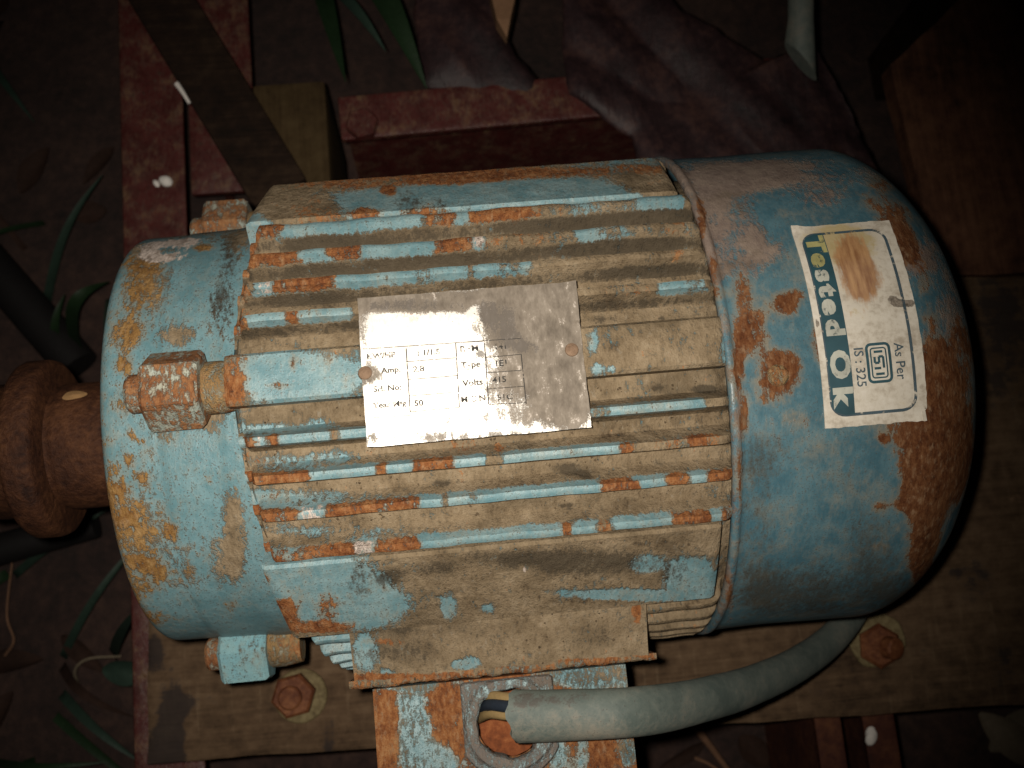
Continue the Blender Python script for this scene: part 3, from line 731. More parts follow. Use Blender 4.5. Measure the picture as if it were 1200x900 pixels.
for n_, (a, b) in enumerate(LINES):
    A, B = pz(*a), pz(*b); d_ = B - A; L = np.linalg.norm(d_); d_ /= L; nn = np.array([-d_[1], d_[0]])
    hw = 0.00016 if n_ < 4 else 0.00011
    Vl = []
    N = max(4, int(L / 0.0012))
    for k in range(N + 1):
        p = A + d_ * L * k / N
        for s in (-1, 1):
            q = p + nn * hw * s; Vl.append((q[0], q[1], plate_z(*q) + 0.00010))
    finish('table_rule', np.array(Vl), gridf(N + 1, 2), M_RULE, plate, smooth=False)
e1 = pz(405, 400) - pz(235, 415); e1 /= np.linalg.norm(e1); e2 = np.array([-e1[1], e1[0]])
for txt, zx, zy, sz in [('KW/HP', 140, 352, .0023), ('1.1/1.5', 305, 340, .0023), ('RPM', 450, 327, .0026), ('141', 560, 319, .0024), ('Amp.', 175, 402, .0023), ('2.8', 272, 398, .0024), ('Type', 455, 383, .0025), ('1E1', 562, 378, .0025),
                        ('Srl. No:', 162, 466, .0023), ('Volts', 462, 446, .0025), ('415', 556, 436, .0024), ('Year Mfg', 170, 523, .0023), ('50', 272, 518, .0024), ('M.C.N.', 468, 503, .0024), ('51C', 575, 497, .0024)]:
    T2, F2 = text_mesh(txt, sz, 0.00006, 1.12)
    c = pz(zx, zy)
    Pq = c[None] + T2[:, :1] * e1[None] + T2[:, 1:] * e2[None]
    Vt = np.array([(q[0], q[1], plate_z(*q) + 0.00012) for q in Pq])
    finish('lettering', Vt, F2, M_PRINT, plate, smooth=False)
M_RIVET = rusty('brown_rivet', [(0.3, (0.10, 0.06, 0.04)), (0.5, (0.20, 0.13, 0.085)), (0.75, (0.28, 0.19, 0.13))])
for px, py in ((428, 437), (670, 410)):
    c = onz(px, py, ZP)
    Vr = []
    for r_, hh in ((0.0, 0.0011), (0.0012, 0.00095), (0.0019, 0.0005), (0.0022, -0.0006)):
        for a in np.linspace(0, 2 * math.pi, 16, endpoint=False):
            Vr.append((c[0] + r_ * math.cos(a), c[1] + r_ * math.sin(a), ZP + hh))
    finish('rivet', np.array(Vr), gridf(4, 16, False, True), M_RIVET, plate)

# ------------------------------------------------------------------ test sticker on the fan cover
SX0, SX1 = 0.1141, 0.1455
ST0, ST1 = math.radians(-24.1), math.radians(18.75)
SL = (ST1 - ST0) * rf; SWD = SX1 - SX0
def st(u, v, h):                 # u along the reading direction (down the side), v across towards the end of the cover
    t = ST0 + u / rf
    r = rf + h + 0.0006 * float(fbm(np.array((SX0 + v) * 28), np.array(t * 2.6), 3, 3))
    return (SX0 + v, -r * math.sin(t), r * math.cos(t))
def mat_paper():
    nb = NB('aged_sticker_paper')
    r, d, g, wv = nb.attr()
    c1 = nb.noise(150, 6, 0.6, 0.2); f1 = nb.noise(500, 6, 0.65, 1.1); s1 = nb.noise(500, 5, 0.6, 2.0, (1.0, 0.15, 0.3))
    e = centred(nb, (c1, 0.9), (f1, 1.2))
    col = nb.ramp(nb.math('ADD', nb.math('MULTIPLY', f1, 0.5), nb.math('MULTIPLY', c1, 0.5)), [(0.36, (0.38, 0.325, 0.255)), (0.5, (0.57, 0.515, 0.43)), (0.64, (0.66, 0.61, 0.53))])
    ed = centred(nb, (c1, 1.2), (s1, 1.6))
    ms = nb.step(nb.math('ADD', d, e), 0.2, 0.75)
    col = nb.mix(nb.math('MULTIPLY', ms, 0.75), col, (0.38, 0.28, 0.10))
    mr = nb.step(nb.math('ADD', r, ed), 0.30, 0.75)
    col = nb.mix(nb.math('MULTIPLY', mr, 0.9), col, nb.ramp(s1, [(0.35, (0.22, 0.085, 0.03)), (0.65, (0.46, 0.25, 0.11))]))
    mg = nb.step(nb.math('ADD', g, e), 0.42, 0.62)
    col = nb.mix(mg, col, nb.ramp(f1, [(0.4, (0.05, 0.04, 0.03)), (0.65, (0.30, 0.25, 0.20))]))
    nb.l(col, nb.b.inputs['Base Color']); nb.b.inputs['Roughness'].default_value = 0.6
    nb.bump(f1, 0.00015, 0.6)
    return nb.m
nu, nv = 90, 46
V = []; UV = []
for i in range(nu):
    for j in range(nv):
        u, v = i / (nu - 1) * SL, j / (nv - 1) * SWD
        uu, vv = u, v
        if i in (0, nu - 1): uu += 0.0004 * float(fbm(np.array(v * 500.0), np.array(3.0 + i), 31))
        if j == nv - 1:
            vv += 0.0003 * float(fbm(np.array(u * 400.0), np.array(9.0), 33))
            if u > SL * 0.955: vv -= 0.0018
        V.append(st(uu, vv, 0.00030 + 0.0014 * max(0, (u / SL - 0.95) / 0.05) * max(0, (v / SWD - 0.8) / 0.2) + 0.0009 * max(0, (0.04 - u / SL) / 0.04) * max(0, (0.2 - v / SWD) / 0.2))); UV.append((u / SL, v / SWD))
V = np.array(V); UV = np.array(UV); nT = len(V)
Vb = V.copy(); rr_ = np.hypot(V[:, 1], V[:, 2]); Vb[:, 1] *= (rr_ - 0.0005) / rr_; Vb[:, 2] *= (rr_ - 0.0005) / rr_
def ell(cu, cv, ru, rv): return np.exp(-0.69 * (((UV[:, 0] - cu) / ru) ** 2 + ((UV[:, 1] - cv) / rv) ** 2) ** 1.5)
W = np.zeros((nT, 4)); W[:, 3] = 0
W[:, 0] = 1.15 * ell(0.24, 0.52, 0.17, 0.19) + 0.35 * ell(0.34, 0.55, 0.12, 0.15) - 0.1
W[:, 1] = 0.75 * ell(0.10, 0.40, 0.10, 0.35) + 0.4 * ell(0.24, 0.5, 0.26, 0.30) + 0.3 * ell(0.92, 0.78, 0.05, 0.1) - 0.05
W[:, 2] = 1.0 * ell(0.46, 0.93, 0.022, 0.09) + 1.0 * ell(0.44, 0.80, 0.035, 0.075) + 0.8 * ell(0.52, 0.03, 0.03, 0.03) + 0.6 * ell(0.6, 0.05, 0.02, 0.03) - 0.25
F = gridf(nu, nv) + [tuple(k + nT for k in f[::-1]) for f in gridf(nu, nv)]
ring = [i * nv for i in range(nu)] + [(nu - 1) * nv + j for j in range(1, nv)] + [i * nv + nv - 1 for i in range(nu - 2, -1, -1)] + [j for j in range(nv - 2, 0, -1)]
F += [(ring[k], ring[(k + 1) % len(ring)], ring[(k + 1) % len(ring)] + nT, ring[k] + nT) for k in range(len(ring))]
stick = finish('test_sticker', np.vstack([V, Vb]), F, mat_paper(), motor, np.vstack([W, W]))
stick['label'] = 'stained white and blue Tested Ok sticker'
def ink(name, col, wornlo=0.30, wornhi=0.42):
    nb = NB(name)
    f = nb.noise(420, 6, 0.65, 0.3)
    nb.l(nb.ramp(nb.noise(120, 4, 0.6, 0.9), [(0.3, tuple(k * 0.75 for k in col)), (0.7, tuple(k * 1.2 for k in col))]), nb.b.inputs['Base Color'])
    nb.b.inputs['Roughness'].default_value = 0.55
    nb.l(nb.step(f, wornlo, wornhi), nb.b.inputs['Alpha'])
    return nb.m
M_INK = ink('faded_blue_ink', (0.022, 0.068, 0.086), 0.24, 0.36)
M_INK2 = ink('faded_thin_blue_ink', (0.055, 0.085, 0.105), 0.34, 0.48)
M_LET = ink('pale_reversed_letters', (0.42, 0.42, 0.36), 0.30, 0.44)
M_LETY = ink('yellowed_reversed_letters', (0.34, 0.31, 0.13), 0.30, 0.44)

def strip(path, hw, h, name, mat, closed=False):
    P = np.array(path, float); N = len(P); Vq = []
    for k in range(N):
        a = P[(k - 1) % N] if closed or k > 0 else P[k]; b = P[(k + 1) % N] if closed or k < N - 1 else P[k]
        t = b - a; t /= np.linalg.norm(t); n_ = np.array([-t[1], t[0]])
        for s in (-1, 1):
            q = P[k] + n_ * hw * s; Vq.append(st(q[0], q[1], h))
    return finish(name, np.array(Vq), gridf(N, 2, closed), mat, stick, smooth=False)
def rpath(u0, u1, v0, v1, r, n=6, step=0.002):
    pts = []
    for (cu, cv, a0) in ((u1 - r, v1 - r, 0), (u0 + r, v1 - r, 90), (u0 + r, v0 + r, 180), (u1 - r, v0 + r, 270)):
        for k in range(n + 1):
            a = math.radians(a0 + 90 * k / n); pts.append((cu + r * math.cos(a), cv + r * math.sin(a)))
    out = []
    for a, b in zip(pts, pts[1:] + pts[:1]):
        L = math.dist(a, b); m = max(1, int(L / step))
        for k in range(m): out.append((a[0] + (b[0] - a[0]) * k / m, a[1] + (b[1] - a[1]) * k / m))
    return out
U0, U1, V0, V1 = SL * 0.055, SL * 0.945, SWD * 0.075, SWD * 0.895
strip(rpath(U0, U1, V0, V1, 0.0042), 0.00046, 0.00042, 'sticker_border', M_INK2, True)
vb1 = SWD * 0.295
Vq = []; nb_u = 60
for i in range(nb_u):
    u = U0 + (U1 - U0) * i / (nb_u - 1)
    dd = min(u - U0, U1 - u); r = 0.0040
    cut = r - math.sqrt(max(0, r * r - (r - dd) ** 2)) if dd < r else 0.0
    for j in range(6):
        v = V0 + cut + (vb1 - V0 - cut) * j / 5
        Vq.append(st(u, v, 0.00046))
finish('sticker_band', np.array(Vq), gridf(nb_u, 6), M_INK, stick)
def sticker_text(txt, size, cu, cv, mat, bold=0.0, xs=1.0):
    T2, F2 = text_mesh(txt, size, bold, xs)
    Vt = np.array([st(cu + p[0], cv + p[1], 0.00062) for p in T2])
    finish('sticker_lettering', Vt, F2, mat, stick, smooth=False)
# letters of the band, one by one, spread over its length; the first ones are yellowed
word = [('T', .115, 1), ('e', .205, 1), ('s', .290, 0), ('t', .365, 0), ('e', .445, 0), ('d', .545, 0), ('O', .715, 0), ('k', .855, 0)]
for ch, fu, yel in word:
    sticker_text(ch, 0.0074 if ch not in 'Ok' else 0.0078, SL * fu, SWD * 0.182, M_LETY if yel else M_LET, 0.00042, 1.32)
sticker_text('As Per', 0.0040, SL * 0.722, SWD * 0.765, M_INK2, 0.00005, 1.0)
sticker_text('IS : 325', 0.0040, SL * 0.735, SWD * 0.375, M_INK2, 0.00005, 1.0)
cu, cv = SL * 0.722, SWD * 0.565
strip(rpath(cu - 0.0056, cu + 0.0056, cv - 0.0034, cv + 0.0034, 0.0013, 4), 0.00042, 0.00062, 'standard_mark_frame', M_INK, True)
strip(rpath(cu - 0.0044, cu + 0.0044, cv - 0.0023, cv + 0.0023, 0.0008, 4), 0.00022, 0.00062, 'standard_mark_frame', M_INK, True)
for k, pth in enumerate(([(-.0033, -.0013), (-.0033, .0013)], [(-.0018, -.0013), (0.0, -.0013), (0.0, 0.0), (-.0018, 0.0), (-.0018, .0013), (0.0016, .0013)], [(.0016, -.0016), (.0016, .0004)], [(.0033, -.0013), (.0033, .0013)])):
    for a, b in zip(pth[:-1], pth[1:]):
        strip([(cu + a[0], cv + a[1]), (cu + b[0], cv + b[1])], 0.00036, 0.00066 + 0.00002 * k, 'standard_mark_stroke', M_INK)

# ------------------------------------------------------------------ terminal box on the front side
ZS = 0.0425; ZT = 0.0385
pL = onz(421, 800, ZS); pR = onz(751, 772, ZS)
TX0, TX1 = -0.0335, 0.0605
YL = float((pL[1] + pR[1]) / 2)           # outer edge of the saddle
BX0, BX1 = float(onz(440, 860, ZT)[0]), float(onz(742, 860, ZT)[0])
# saddle
nx, ny = 70, 22
Vt = []
for i in range(nx):
    for j in range(ny):
        u, v = i / (nx - 1), j / (ny - 1)
        y = -0.0700 + (YL + 0.0700) * v
        z = 0.0520 + (ZS - 0.0520) * v ** 0.8 + 0.0004 * float(fbm(np.array(u * 8), np.array(v * 3), 41))
        Vt.append((TX0 + (TX1 - TX0) * u, y, z))
nT = len(Vt)
Vb = [(x, max(y, -0.0935) if False else y, -0.045) for x, y, z in Vt]
V = np.array(Vt + Vb)
F = gridf(nx, ny) + [tuple(k + nT for k in f[::-1]) for f in gridf(nx, ny)]
ring = [i * ny for i in range(nx)] + [(nx - 1) * ny + j for j in range(1, ny)] + [i * ny + ny - 1 for i in range(nx - 2, -1, -1)] + [j for j in range(ny - 2, 0, -1)]
F += [(ring[k], ring[(k + 1) % len(ring)], ring[(k + 1) % len(ring)] + nT, ring[k] + nT) for k in range(len(ring))]
SADB = [(428, 765, 12, 20, {'d': -1.5}), (452, 790, 6, 5, {'d': -1.0}), (540, 780, 10, 5, {'d': -1.4}), (553, 777, 10, 6, {'d': -1.3}), (470, 765, 40, 14, {'g': 0.55}), (450, 738, 40, 6, {'g': 0.6}), (455, 752, 25, 4, {'r': 0.7}), (560, 740, 60, 12, {'g': 0.2}), (690, 745, 30, 16, {'g': 0.35}), (745, 718, 5, 14, {'r': 0.9}), (520, 795, 120, 5, {'r': 0.7}), (700, 776, 60, 4, {'r': 0.7}), (435, 795, 25, 6, {'r': 0.5})]
W = wear(V[:, :2], (0.02, 0.95, 0.12, -0.4), SADB, surf_z(ZS + 0.004))
saddle = finish('terminal_box_base', V, F, M_PAINT, motor, W, sharp=40)
# gasket flange, a thin rusted lip
M_LIP = weathered('orange_rusted_lip', BLUE, BLUE2, const=(0.50, 0.65, 0.05, -0.4))
nq = 90; Vg = []
for i in range(nq):
    u = i / (nq - 1); x = TX0 - 0.0018 + (TX1 + 0.0026 - TX0 + 0.0018) * u
    n1 = float(fbm(np.array(u * 34), np.array(1.0), 111)); n2 = float(fbm(np.array(u * 30), np.array(5.0), 112))
    tp = 0.0006 if 0.03 < u < 0.975 else -0.0002
    yo, yi, zt = YL - 0.0013 + 0.0007 * n1, YL + 0.0009 + 0.0008 * n2, ZS + tp * 0.4 + 0.0004 * n2
    Vg += [(x, yi, -0.046), (x, yi, zt), (x, (yo + yi) / 2, zt + 0.0003), (x, yo, zt - 0.0005), (x, yo, -0.046)]
Vg = np.array(Vg)
finish('gasket_flange', Vg, gridf(nq, 5, False, True) + [(0, 1, 2, 3, 4), tuple((nq - 1) * 5 + k for k in (4, 3, 2, 1, 0))], M_LIP, saddle, sharp=60)
# box with a round cable entry in its upper wall
hc = onz(598, 848, ZT + 0.004); HR = 0.0105
YB0 = YL - 0.0022; YB1 = YL - 0.062
nA, nR = 96, 22
def rect_pt(a, x0, x1, y0, y1, cx, cy):
    dx, dy = math.cos(a), math.sin(a); t = 1e9
    if dx > 1e-9: t = min(t, (x1 - cx) / dx)
    if dx < -1e-9: t = min(t, (x0 - cx) / dx)
    if dy > 1e-9: t = min(t, (y1 - cy) / dy)
    if dy < -1e-9: t = min(t, (y0 - cy) / dy)
    return cx + dx * t, cy + dy * t
angs = sorted(list(np.linspace(0, 2 * math.pi, nA, endpoint=False)) + [math.atan2(y - hc[1], x - hc[0]) % (2 * math.pi) for x in (BX0, BX1) for y in (YB0, YB1)])
nA = len(angs)
V = []
rings = []
for k in range(nR):
    f = k / (nR - 1)
    for a in angs:
        ex, ey = rect_pt(a, BX0, BX1, YB1, YB0, hc[0], hc[1])
        ix, iy = hc[0] + HR * math.cos(a), hc[1] + HR * math.sin(a)
        x, y = ix + (ex - ix) * f, iy + (ey - iy) * f
        V.append((x, y, ZT + 0.0003 * float(fbm(np.array(x * 120), np.array(y * 120), 51))))
for a in angs:                            # outer walls
    ex, ey = rect_pt(a, BX0, BX1, YB1, YB0, hc[0], hc[1]); V.append((ex, ey, -0.046))
V.append((hc[0], hc[1] - 0.01, -0.046))
F = gridf(nR + 1, nA, False, True) + [(nR * nA + k, nR * nA + (k + 1) % nA, (nR + 1) * nA) for k in range(nA)]
V = np.array(V)
BOXB = [(487, 800, 40, 8, {'r': -0.9, 'd': 0.3}), (480, 830, 14, 24, {'r': -1.1}), (490, 860, 16, 20, {'r': -1.1}), (500, 885, 28, 16, {'r': -1.1}), (515, 895, 20, 14, {'r': -0.8}), (455, 850, 14, 50, {'r': 0.4}), (520, 830, 14, 40, {'r': 0.3}), (690, 792, 45, 12, {'r': -1.2, 'd': 0.35}), (735, 795, 8, 20, {'r': -0.9}), (700, 800, 14, 5, {'w': 0.5}), (655, 885, 14, 16, {'r': -0.9}), (682, 885, 8, 20, {'r': -0.7}), (735, 880, 10, 16, {'r': -0.7, 'd': 0.4}), (705, 880, 10, 20, {'r': 0.3}), (670, 870, 8, 20, {'r': 0.3})]
W = wear(V[:, :2], (0.75, 0.2, 0.0, -0.4), BOXB, surf_z(ZT))
tbox = finish('terminal_box', V, F, M_PAINT, motor, W, sharp=40)
# gland plate round the entry: a rounded rectangle with a raised ring
gx0, gx1 = float(onz(540, 820, ZT + 0.003)[0]), float(onz(650, 820, ZT + 0.003)[0])
gy1 = YB0 - 0.0006
ga = np.linspace(0, 2 * math.pi, 96, endpoint=False)
def gout(a):
    # rounded rectangle above the hole centre, round boss below it
    x, y = rect_pt(a, gx0, gx1, hc[1] - 0.03, gy1, hc[0], hc[1])
    rmax = 0.0205
    r = math.hypot(x - hc[0], y - hc[1])
    if math.sin(a) < -0.1: r = min(r, 0.0172)
    r = min(r, rmax)
    return r
M_GLAND = weathered('grey_gland_casting', (0.24, 0.33, 0.345), (0.27, 0.35, 0.36), const=(0.0, 0.58, 0.10, -0.3),
                    dirt=[(0.28, (0.085, 0.07, 0.062)), (0.48, (0.16, 0.135, 0.118)), (0.7, (0.24, 0.20, 0.17))])
levels = [('o', 1.0, -0.001), ('o', 1.0, 0.0022), ('o', 0.97, 0.0030), ('r', 0.0152, 0.0031), ('r', 0.0146, 0.0037), ('r', 0.0138, 0.0048), ('r', 0.0122, 0.0050), ('r', HR + 0.0004, 0.0045), ('r', HR, 0.0035), ('r', HR, -0.003), ('r', HR + 0.0015, -0.0045)]
V = []
for ty, k, hh in levels:
    for a in ga:
        go = gout(a)
        r = go * k if ty == 'o' else min(k, go * 0.985)
        rag = 0.0003 * math.sin(5 * a + 2) + 0.0002 * math.sin(11 * a)
        if ty == 'r' and k <= HR + 0.0005: r += rag
        V.append((hc[0] + r * math.cos(a), hc[1] + r * math.sin(a), ZT + hh))
finish('cable_gland', np.array(V), gridf(len(levels), 96, False, True), M_GLAND, tbox, sharp=45)
box_obj('terminal_block', (BX0 + 0.004, BX1 - 0.004, YB1 + 0.004, YB0 - 0.002, -0.03, ZT - 0.017), M_INNER, tbox, 0.001, cuts=4)

# crumbs of dirt and flaked paint lying on the casting
def crumbs(name, pts, parent, mat, seed):
    rr = random.Random(seed); V = []; F = []
    base = [(1, 0, 0), (-1, 0, 0), (0, 1, 0), (0, -1, 0), (0, 0, 1), (0, 0, -1)]
    bf = [(0, 2, 4), (2, 1, 4), (1, 3, 4), (3, 0, 4), (2, 0, 5), (1, 2, 5), (3, 1, 5), (0, 3, 5)]
    for p in pts:
        k = len(V); sz = 0.00014 + 0.00055 * rr.random() ** 5
        M = Matrix.Rotation(rr.uniform(0, 6.28), 3, Vector((rr.random() - .5, rr.random() - .5, rr.random() - .4)).normalized())
        for b_ in base:
            q = M @ Vector((b_[0] * rr.uniform(.6, 1.4), b_[1] * rr.uniform(.5, 1.1), b_[2] * rr.uniform(.3, .9)))
            V.append((p[0] + q.x * sz, p[1] + q.y * sz, p[2] + q.z * sz))
        F += [tuple(k + i for i in f) for f in bf]
    o = finish(name, np.array(V), F, mat, parent, smooth=False)
    o['kind'] = 'stuff'
    return o
M_CRUMB = plain('dark_dirt_crumbs', (0.085, 0.060, 0.036), 0.9, 0.6)
rr_c = random.Random(5)
pts_c = []
for k in range(700):
    x = rr_c.uniform(XL + 0.003, XR - 0.006)
    th = rr_c.choice([7.6, 8.2, 15.3, 15.0, 22.4, 22.2, 30.0, 30.4, 30.2, -15.3, -22.4, -30.0]) + rr_c.gauss(0, 0.9)
    t = math.radians(th); r_ = RC + 0.0003
    pts_c.append((x, -r_ * math.sin(t), r_ * math.cos(t)))
crumbs('dirt_crumbs', pts_c, frame, M_CRUMB, 1)
pts_c = []
for k in range(220):
    v = rr_c.random(); y = -0.0712 + (YL + 0.0712) * v
    pts_c.append((rr_c.uniform(TX0 + 0.001, TX1 - 0.001), y, 0.0520 + (ZS - 0.0520) * ((y + 0.07) / (YL + 0.07)) ** 0.8 + 0.0002))
crumbs('dirt_crumbs', pts_c, saddle, M_CRUMB, 2)
pts_c = []
for k in range(180):
    t = math.radians(rr_c.uniform(37, 55.5)); tm = math.radians(46.15); r_ = (RB + 0.0006) * (0.2 + 0.8 * math.cos(math.radians(10.15)) / math.cos(t - tm)) + 0.0001
    pts_c.append((rr_c.uniform(-0.03, XR - 0.006), -r_ * math.sin(t), r_ * math.cos(t)))
crumbs('dirt_crumbs', pts_c, frame, M_CRUMB, 3)

# feet
for s in (-1, 1):
    box_obj('foot', (-0.045, 0.07, s * 0.062 - 0.022, s * 0.062 + 0.022, H, H + 0.014), M_LUG, motor, 0.002)
    box_obj('foot_web', (-0.035, 0.06, s * 0.058 - 0.006, s * 0.058 + 0.006, H + 0.012, H + 0.05), M_LUG, motor, 0.001)

# ------------------------------------------------------------------ cable
def mat_sheath():
    nb = NB('dusty_grey_sheath')
    a = nb.noise(55, 6, 0.65, 0.3); b = nb.noise(260, 6, 0.7, 1.3); x = nb.noise(1500, 3, 0.6, 2.0); r, d, g, wv = nb.attr()
    col = nb.ramp(nb.math('ADD', nb.math('MULTIPLY', a, 0.6), nb.math('MULTIPLY', b, 0.4)), [(0.38, (0.070, 0.090, 0.080)), (0.5, (0.106, 0.124, 0.108)), (0.62, (0.148, 0.154, 0.130))])
    e = centred(nb, (a, 1.2), (b, 1.8), (x, 0.5))
    col = nb.mix(nb.math('MULTIPLY', nb.step(nb.math('ADD', d, e), 0.1, 0.8), 0.65), col, (0.20, 0.175, 0.135))
    col = nb.mix(nb.math('MULTIPLY', nb.step(nb.math('ADD', g, e), 0.3, 0.7), 0.75), col, (0.055, 0.045, 0.038))
    col = nb.mix(nb.math('MULTIPLY', nb.step(x, 0.60, 0.70), 0.6), col, (0.05, 0.042, 0.035))
    nb.l(col, nb.b.inputs['Base Color']); nb.b.inputs['Roughness'].default_value = 0.68
    nb.bump(nb.math('ADD', b, nb.math('MULTIPLY', x, 0.3)), 0.0004, 0.6)
    return nb.m
M_SHEATH = mat_sheath()
cable = empty('power_cable', onz(1005, 735, H), 'dusty grey power cable leaving the terminal box, its wires bared', 'cable')
ctl = [(600, 839, ZT + 0.0115), (660, 838, ZT + 0.0135), (740, 835, ZT + 0.0135), (820, 821, 0.030), (890, 800, -0.005), (945, 772, -0.040), (985, 738, -0.068), (1008, 700, -0.085), (1012, 650, -0.0915), (1000, 590, -0.0920)]
pts = spline([onz(*c) for c in ctl], 70)
rad = np.linspace(0.0080, 0.0056, 70)
V, F = tube(pts, rad, 24, cap=False, flat=0.74)
# hollow cut end
V2, F2 = tube([pts[0] + (pts[1] - pts[0]) * k for k in (0.02, 0.5, 1.2, 2.0)], [0.0064, 0.0062, 0.006, 0.0001], 24, cap=False, flat=0.74)
n1 = len(V)
F = F + [tuple(i + n1 for i in f[::-1]) for f in F2] + [(k, (k + 1) % 24, n1 + (k + 1) % 24, n1 + k) for k in range(24)]
V = np.vstack([V, V2])
V += 0.0005 * fbm(V[:, :1] * 45, V[:, 1:2] * 70 + V[:, 2:3] * 40, 61) * np.array([[0, 1, 1]])
V[:24, 0] += 0.0011 * np.sin(np.arange(24) * 1.7) * 0.5 + 0.0012 * np.sin(np.arange(24) * 0.52 + 1)
W = wear(V[:, :2], (0, 0.0, -0.15, 0), [(630, 818, 40, 10, {'g': 0.75}), (680, 815, 14, 10, {'g': 0.6}), (610, 850, 10, 30, {'g': 0.4, 'd': 0.3}), (680, 850, 90, 20, {'d': 0.45}), (950, 775, 20, 10, {'g': 0.4}), (990, 740, 14, 16, {'g': 0.5})], surf_z(ZT + 0.012))
finish('sheath', V, F, M_SHEATH, cable, W)
M_YEL = plain('tan_wire_insulation', (0.25, 0.17, 0.075), 0.7)
M_BLK = plain('blue_black_wire_insulation', (0.018, 0.024, 0.035), 0.5)
for (y0, y1, m, zz) in ((818, 816, M_YEL, 0.0085), (828, 826, M_BLK, 0.0102), (838, 836, M_YEL, 0.0078)):
    a = onz(622, y0, ZT + zz + 0.003); b = onz(596, y0, ZT + zz); c = onz(574, y1, ZT + zz - 0.006); d_ = onz(560, y1 + 6, ZT - 0.012)
    V, F = tube(spline([a, b, c, d_], 16), 0.0019 if m is M_BLK else 0.0017, 10)
    finish('wire', V, F, m, cable)

# ------------------------------------------------------------------ plank
def mat_wood(name, c0, c1, c2, along='x', attr=True, sc=1.0):
    nb = NB(name)
    stx = (0.06, 1.0, 1.0) if along == 'x' else (1.0, 0.06, 1.0)
    g1 = nb.noise(260 * sc, 6, 0.65, 0.2, stx); g2 = nb.noise(900 * sc, 4, 0.65, 1.4, stx); a = nb.noise(22, 6, 0.6, 2.2); b = nb.noise(150, 6, 0.65, 3.3)
    v = nb.math('ADD', nb.math('ADD', nb.math('MULTIPLY', g1, 0.26), nb.math('MULTIPLY', b, 0.34)), nb.math('ADD', nb.math('MULTIPLY', a, 0.30), nb.math('MULTIPLY', g2, 0.12)))
    col = nb.ramp(v, [(0.39, c0), (0.51, c1), (0.63, c2)])
    saw = nb.noise(330, 4, 0.6, 4.0, (1.0, 0.05, 0.05) if along == 'x' else (0.05, 1.0, 0.05))
    col = nb.mix(nb.math('MULTIPLY', nb.step(nb.math('ADD', saw, nb.math('MULTIPLY', b, 0.3)), 0.72, 0.90), 0.25 if attr else 0.0), col, (0.22, 0.155, 0.095))
    if attr:
        r, d, g, wv = nb.attr()
        e = centred(nb, (b, 1.5), (a, 0.8), (g2, 0.5))
        col = nb.mix(nb.math('MULTIPLY', nb.step(nb.math('ADD', g, e), 0.30, 0.66), 0.82), col, (0.022, 0.018, 0.018))
        col = nb.mix(nb.math('MULTIPLY', nb.step(nb.math('ADD', r, e), 0.35, 0.65), 0.7), col, (0.17, 0.075, 0.035))
        col = nb.mix(nb.math('MULTIPLY', nb.step(nb.math('ADD', d, e), 0.35, 0.7), 0.7), col, (0.24, 0.185, 0.125))
    nb.l(col, nb.b.inputs['Base Color']); nb.b.inputs['Roughness'].default_value = 0.85
    nb.b.inputs['Specular IOR Level'].default_value = 0.10
    nb.bump(nb.math('ADD', g1, nb.math('MULTIPLY', g2, 0.6)), 0.0010, 0.7)
    return nb.m
M_PLANK = mat_wood('weathered_plank_wood', (0.034, 0.021, 0.013), (0.088, 0.054, 0.031), (0.140, 0.090, 0.053))
A = onz(170, 896, H)[:2]; B = onz(1200, 826, H)[:2]
dx = (B - A) / np.linalg.norm(B - A); dy = np.array([-dx[1], dx[0]])
PLEN, PW, PT = 0.50, 0.205, 0.028
nx, ny = 190, 80
Vt = []
for i in range(nx):
    for j in range(ny):
        u, v = i / (nx - 1) * PLEN, j / (ny - 1) * PW
        du = 0.0012 * float(fbm(np.array(v * 60), np.array(i * 1.0), 71)) if i in (0, nx - 1) else 0
        dv = 0.0010 * float(fbm(np.array(u * 40), np.array(j * 1.0), 72)) if j in (0, ny - 1) else 0
        p = A + dx * (u + du) + dy * (v + dv)
        z = H + 0.0006 * float(fbm(np.array(u * 14), np.array(v * 60), 73)) - 0.0006
        if i in (0, nx - 1) or j in (0, ny - 1): z -= 0.0012
        Vt.append((p[0], p[1], z))
nT = len(Vt); V = np.array(Vt); Vb = V.copy(); Vb[:, 2] = H - PT
F = gridf(nx, ny) + [tuple(k + nT for k in f[::-1]) for f in gridf(nx, ny)]
ring = [i * ny for i in range(nx)] + [(nx - 1) * ny + j for j in range(1, ny)] + [i * ny + ny - 1 for i in range(nx - 2, -1, -1)] + [j for j in range(ny - 2, 0, -1)]
F += [(ring[k], ring[(k + 1) % len(ring)], ring[(k + 1) % len(ring)] + nT, ring[k] + nT) for k in range(len(ring))]
PB = [(200, 860, 16, 60, {'g': 0.95}), (185, 890, 22, 30, {'g': 0.8}), (178, 765, 14, 22, {'g': 0.9}), (215, 825, 14, 14, {'g': 0.5}), (385, 870, 10, 30, {'g': 0.7}), (250, 822, 26, 6, {'g': 0.35}), (240, 870, 70, 30, {'r': 0.12, 'd': 0.1}), (270, 790, 30, 16, {'d': 0.2}), (170, 735, 8, 20, {'r': 0.3}),
      (1000, 782, 8, 4, {'g': 0.9}), (1120, 670, 8, 6, {'g': 0.6}), (1145, 680, 26, 26, {'g': 0.45}), (1175, 780, 20, 40, {'g': 0.5}), (960, 810, 16, 10, {'g': 0.5}), (1080, 760, 30, 8, {'g': 0.35}), (1065, 715, 14, 10, {'d': 0.35}), (1190, 580, 12, 14, {'r': 0.5, 'd': 0.4}), (1180, 420, 40, 60, {'g': 0.55}), (1180, 500, 30, 14, {'r': 0.35}), (1170, 350, 30, 40, {'g': 0.5}), (850, 760, 60, 14, {'r': 0.2})]
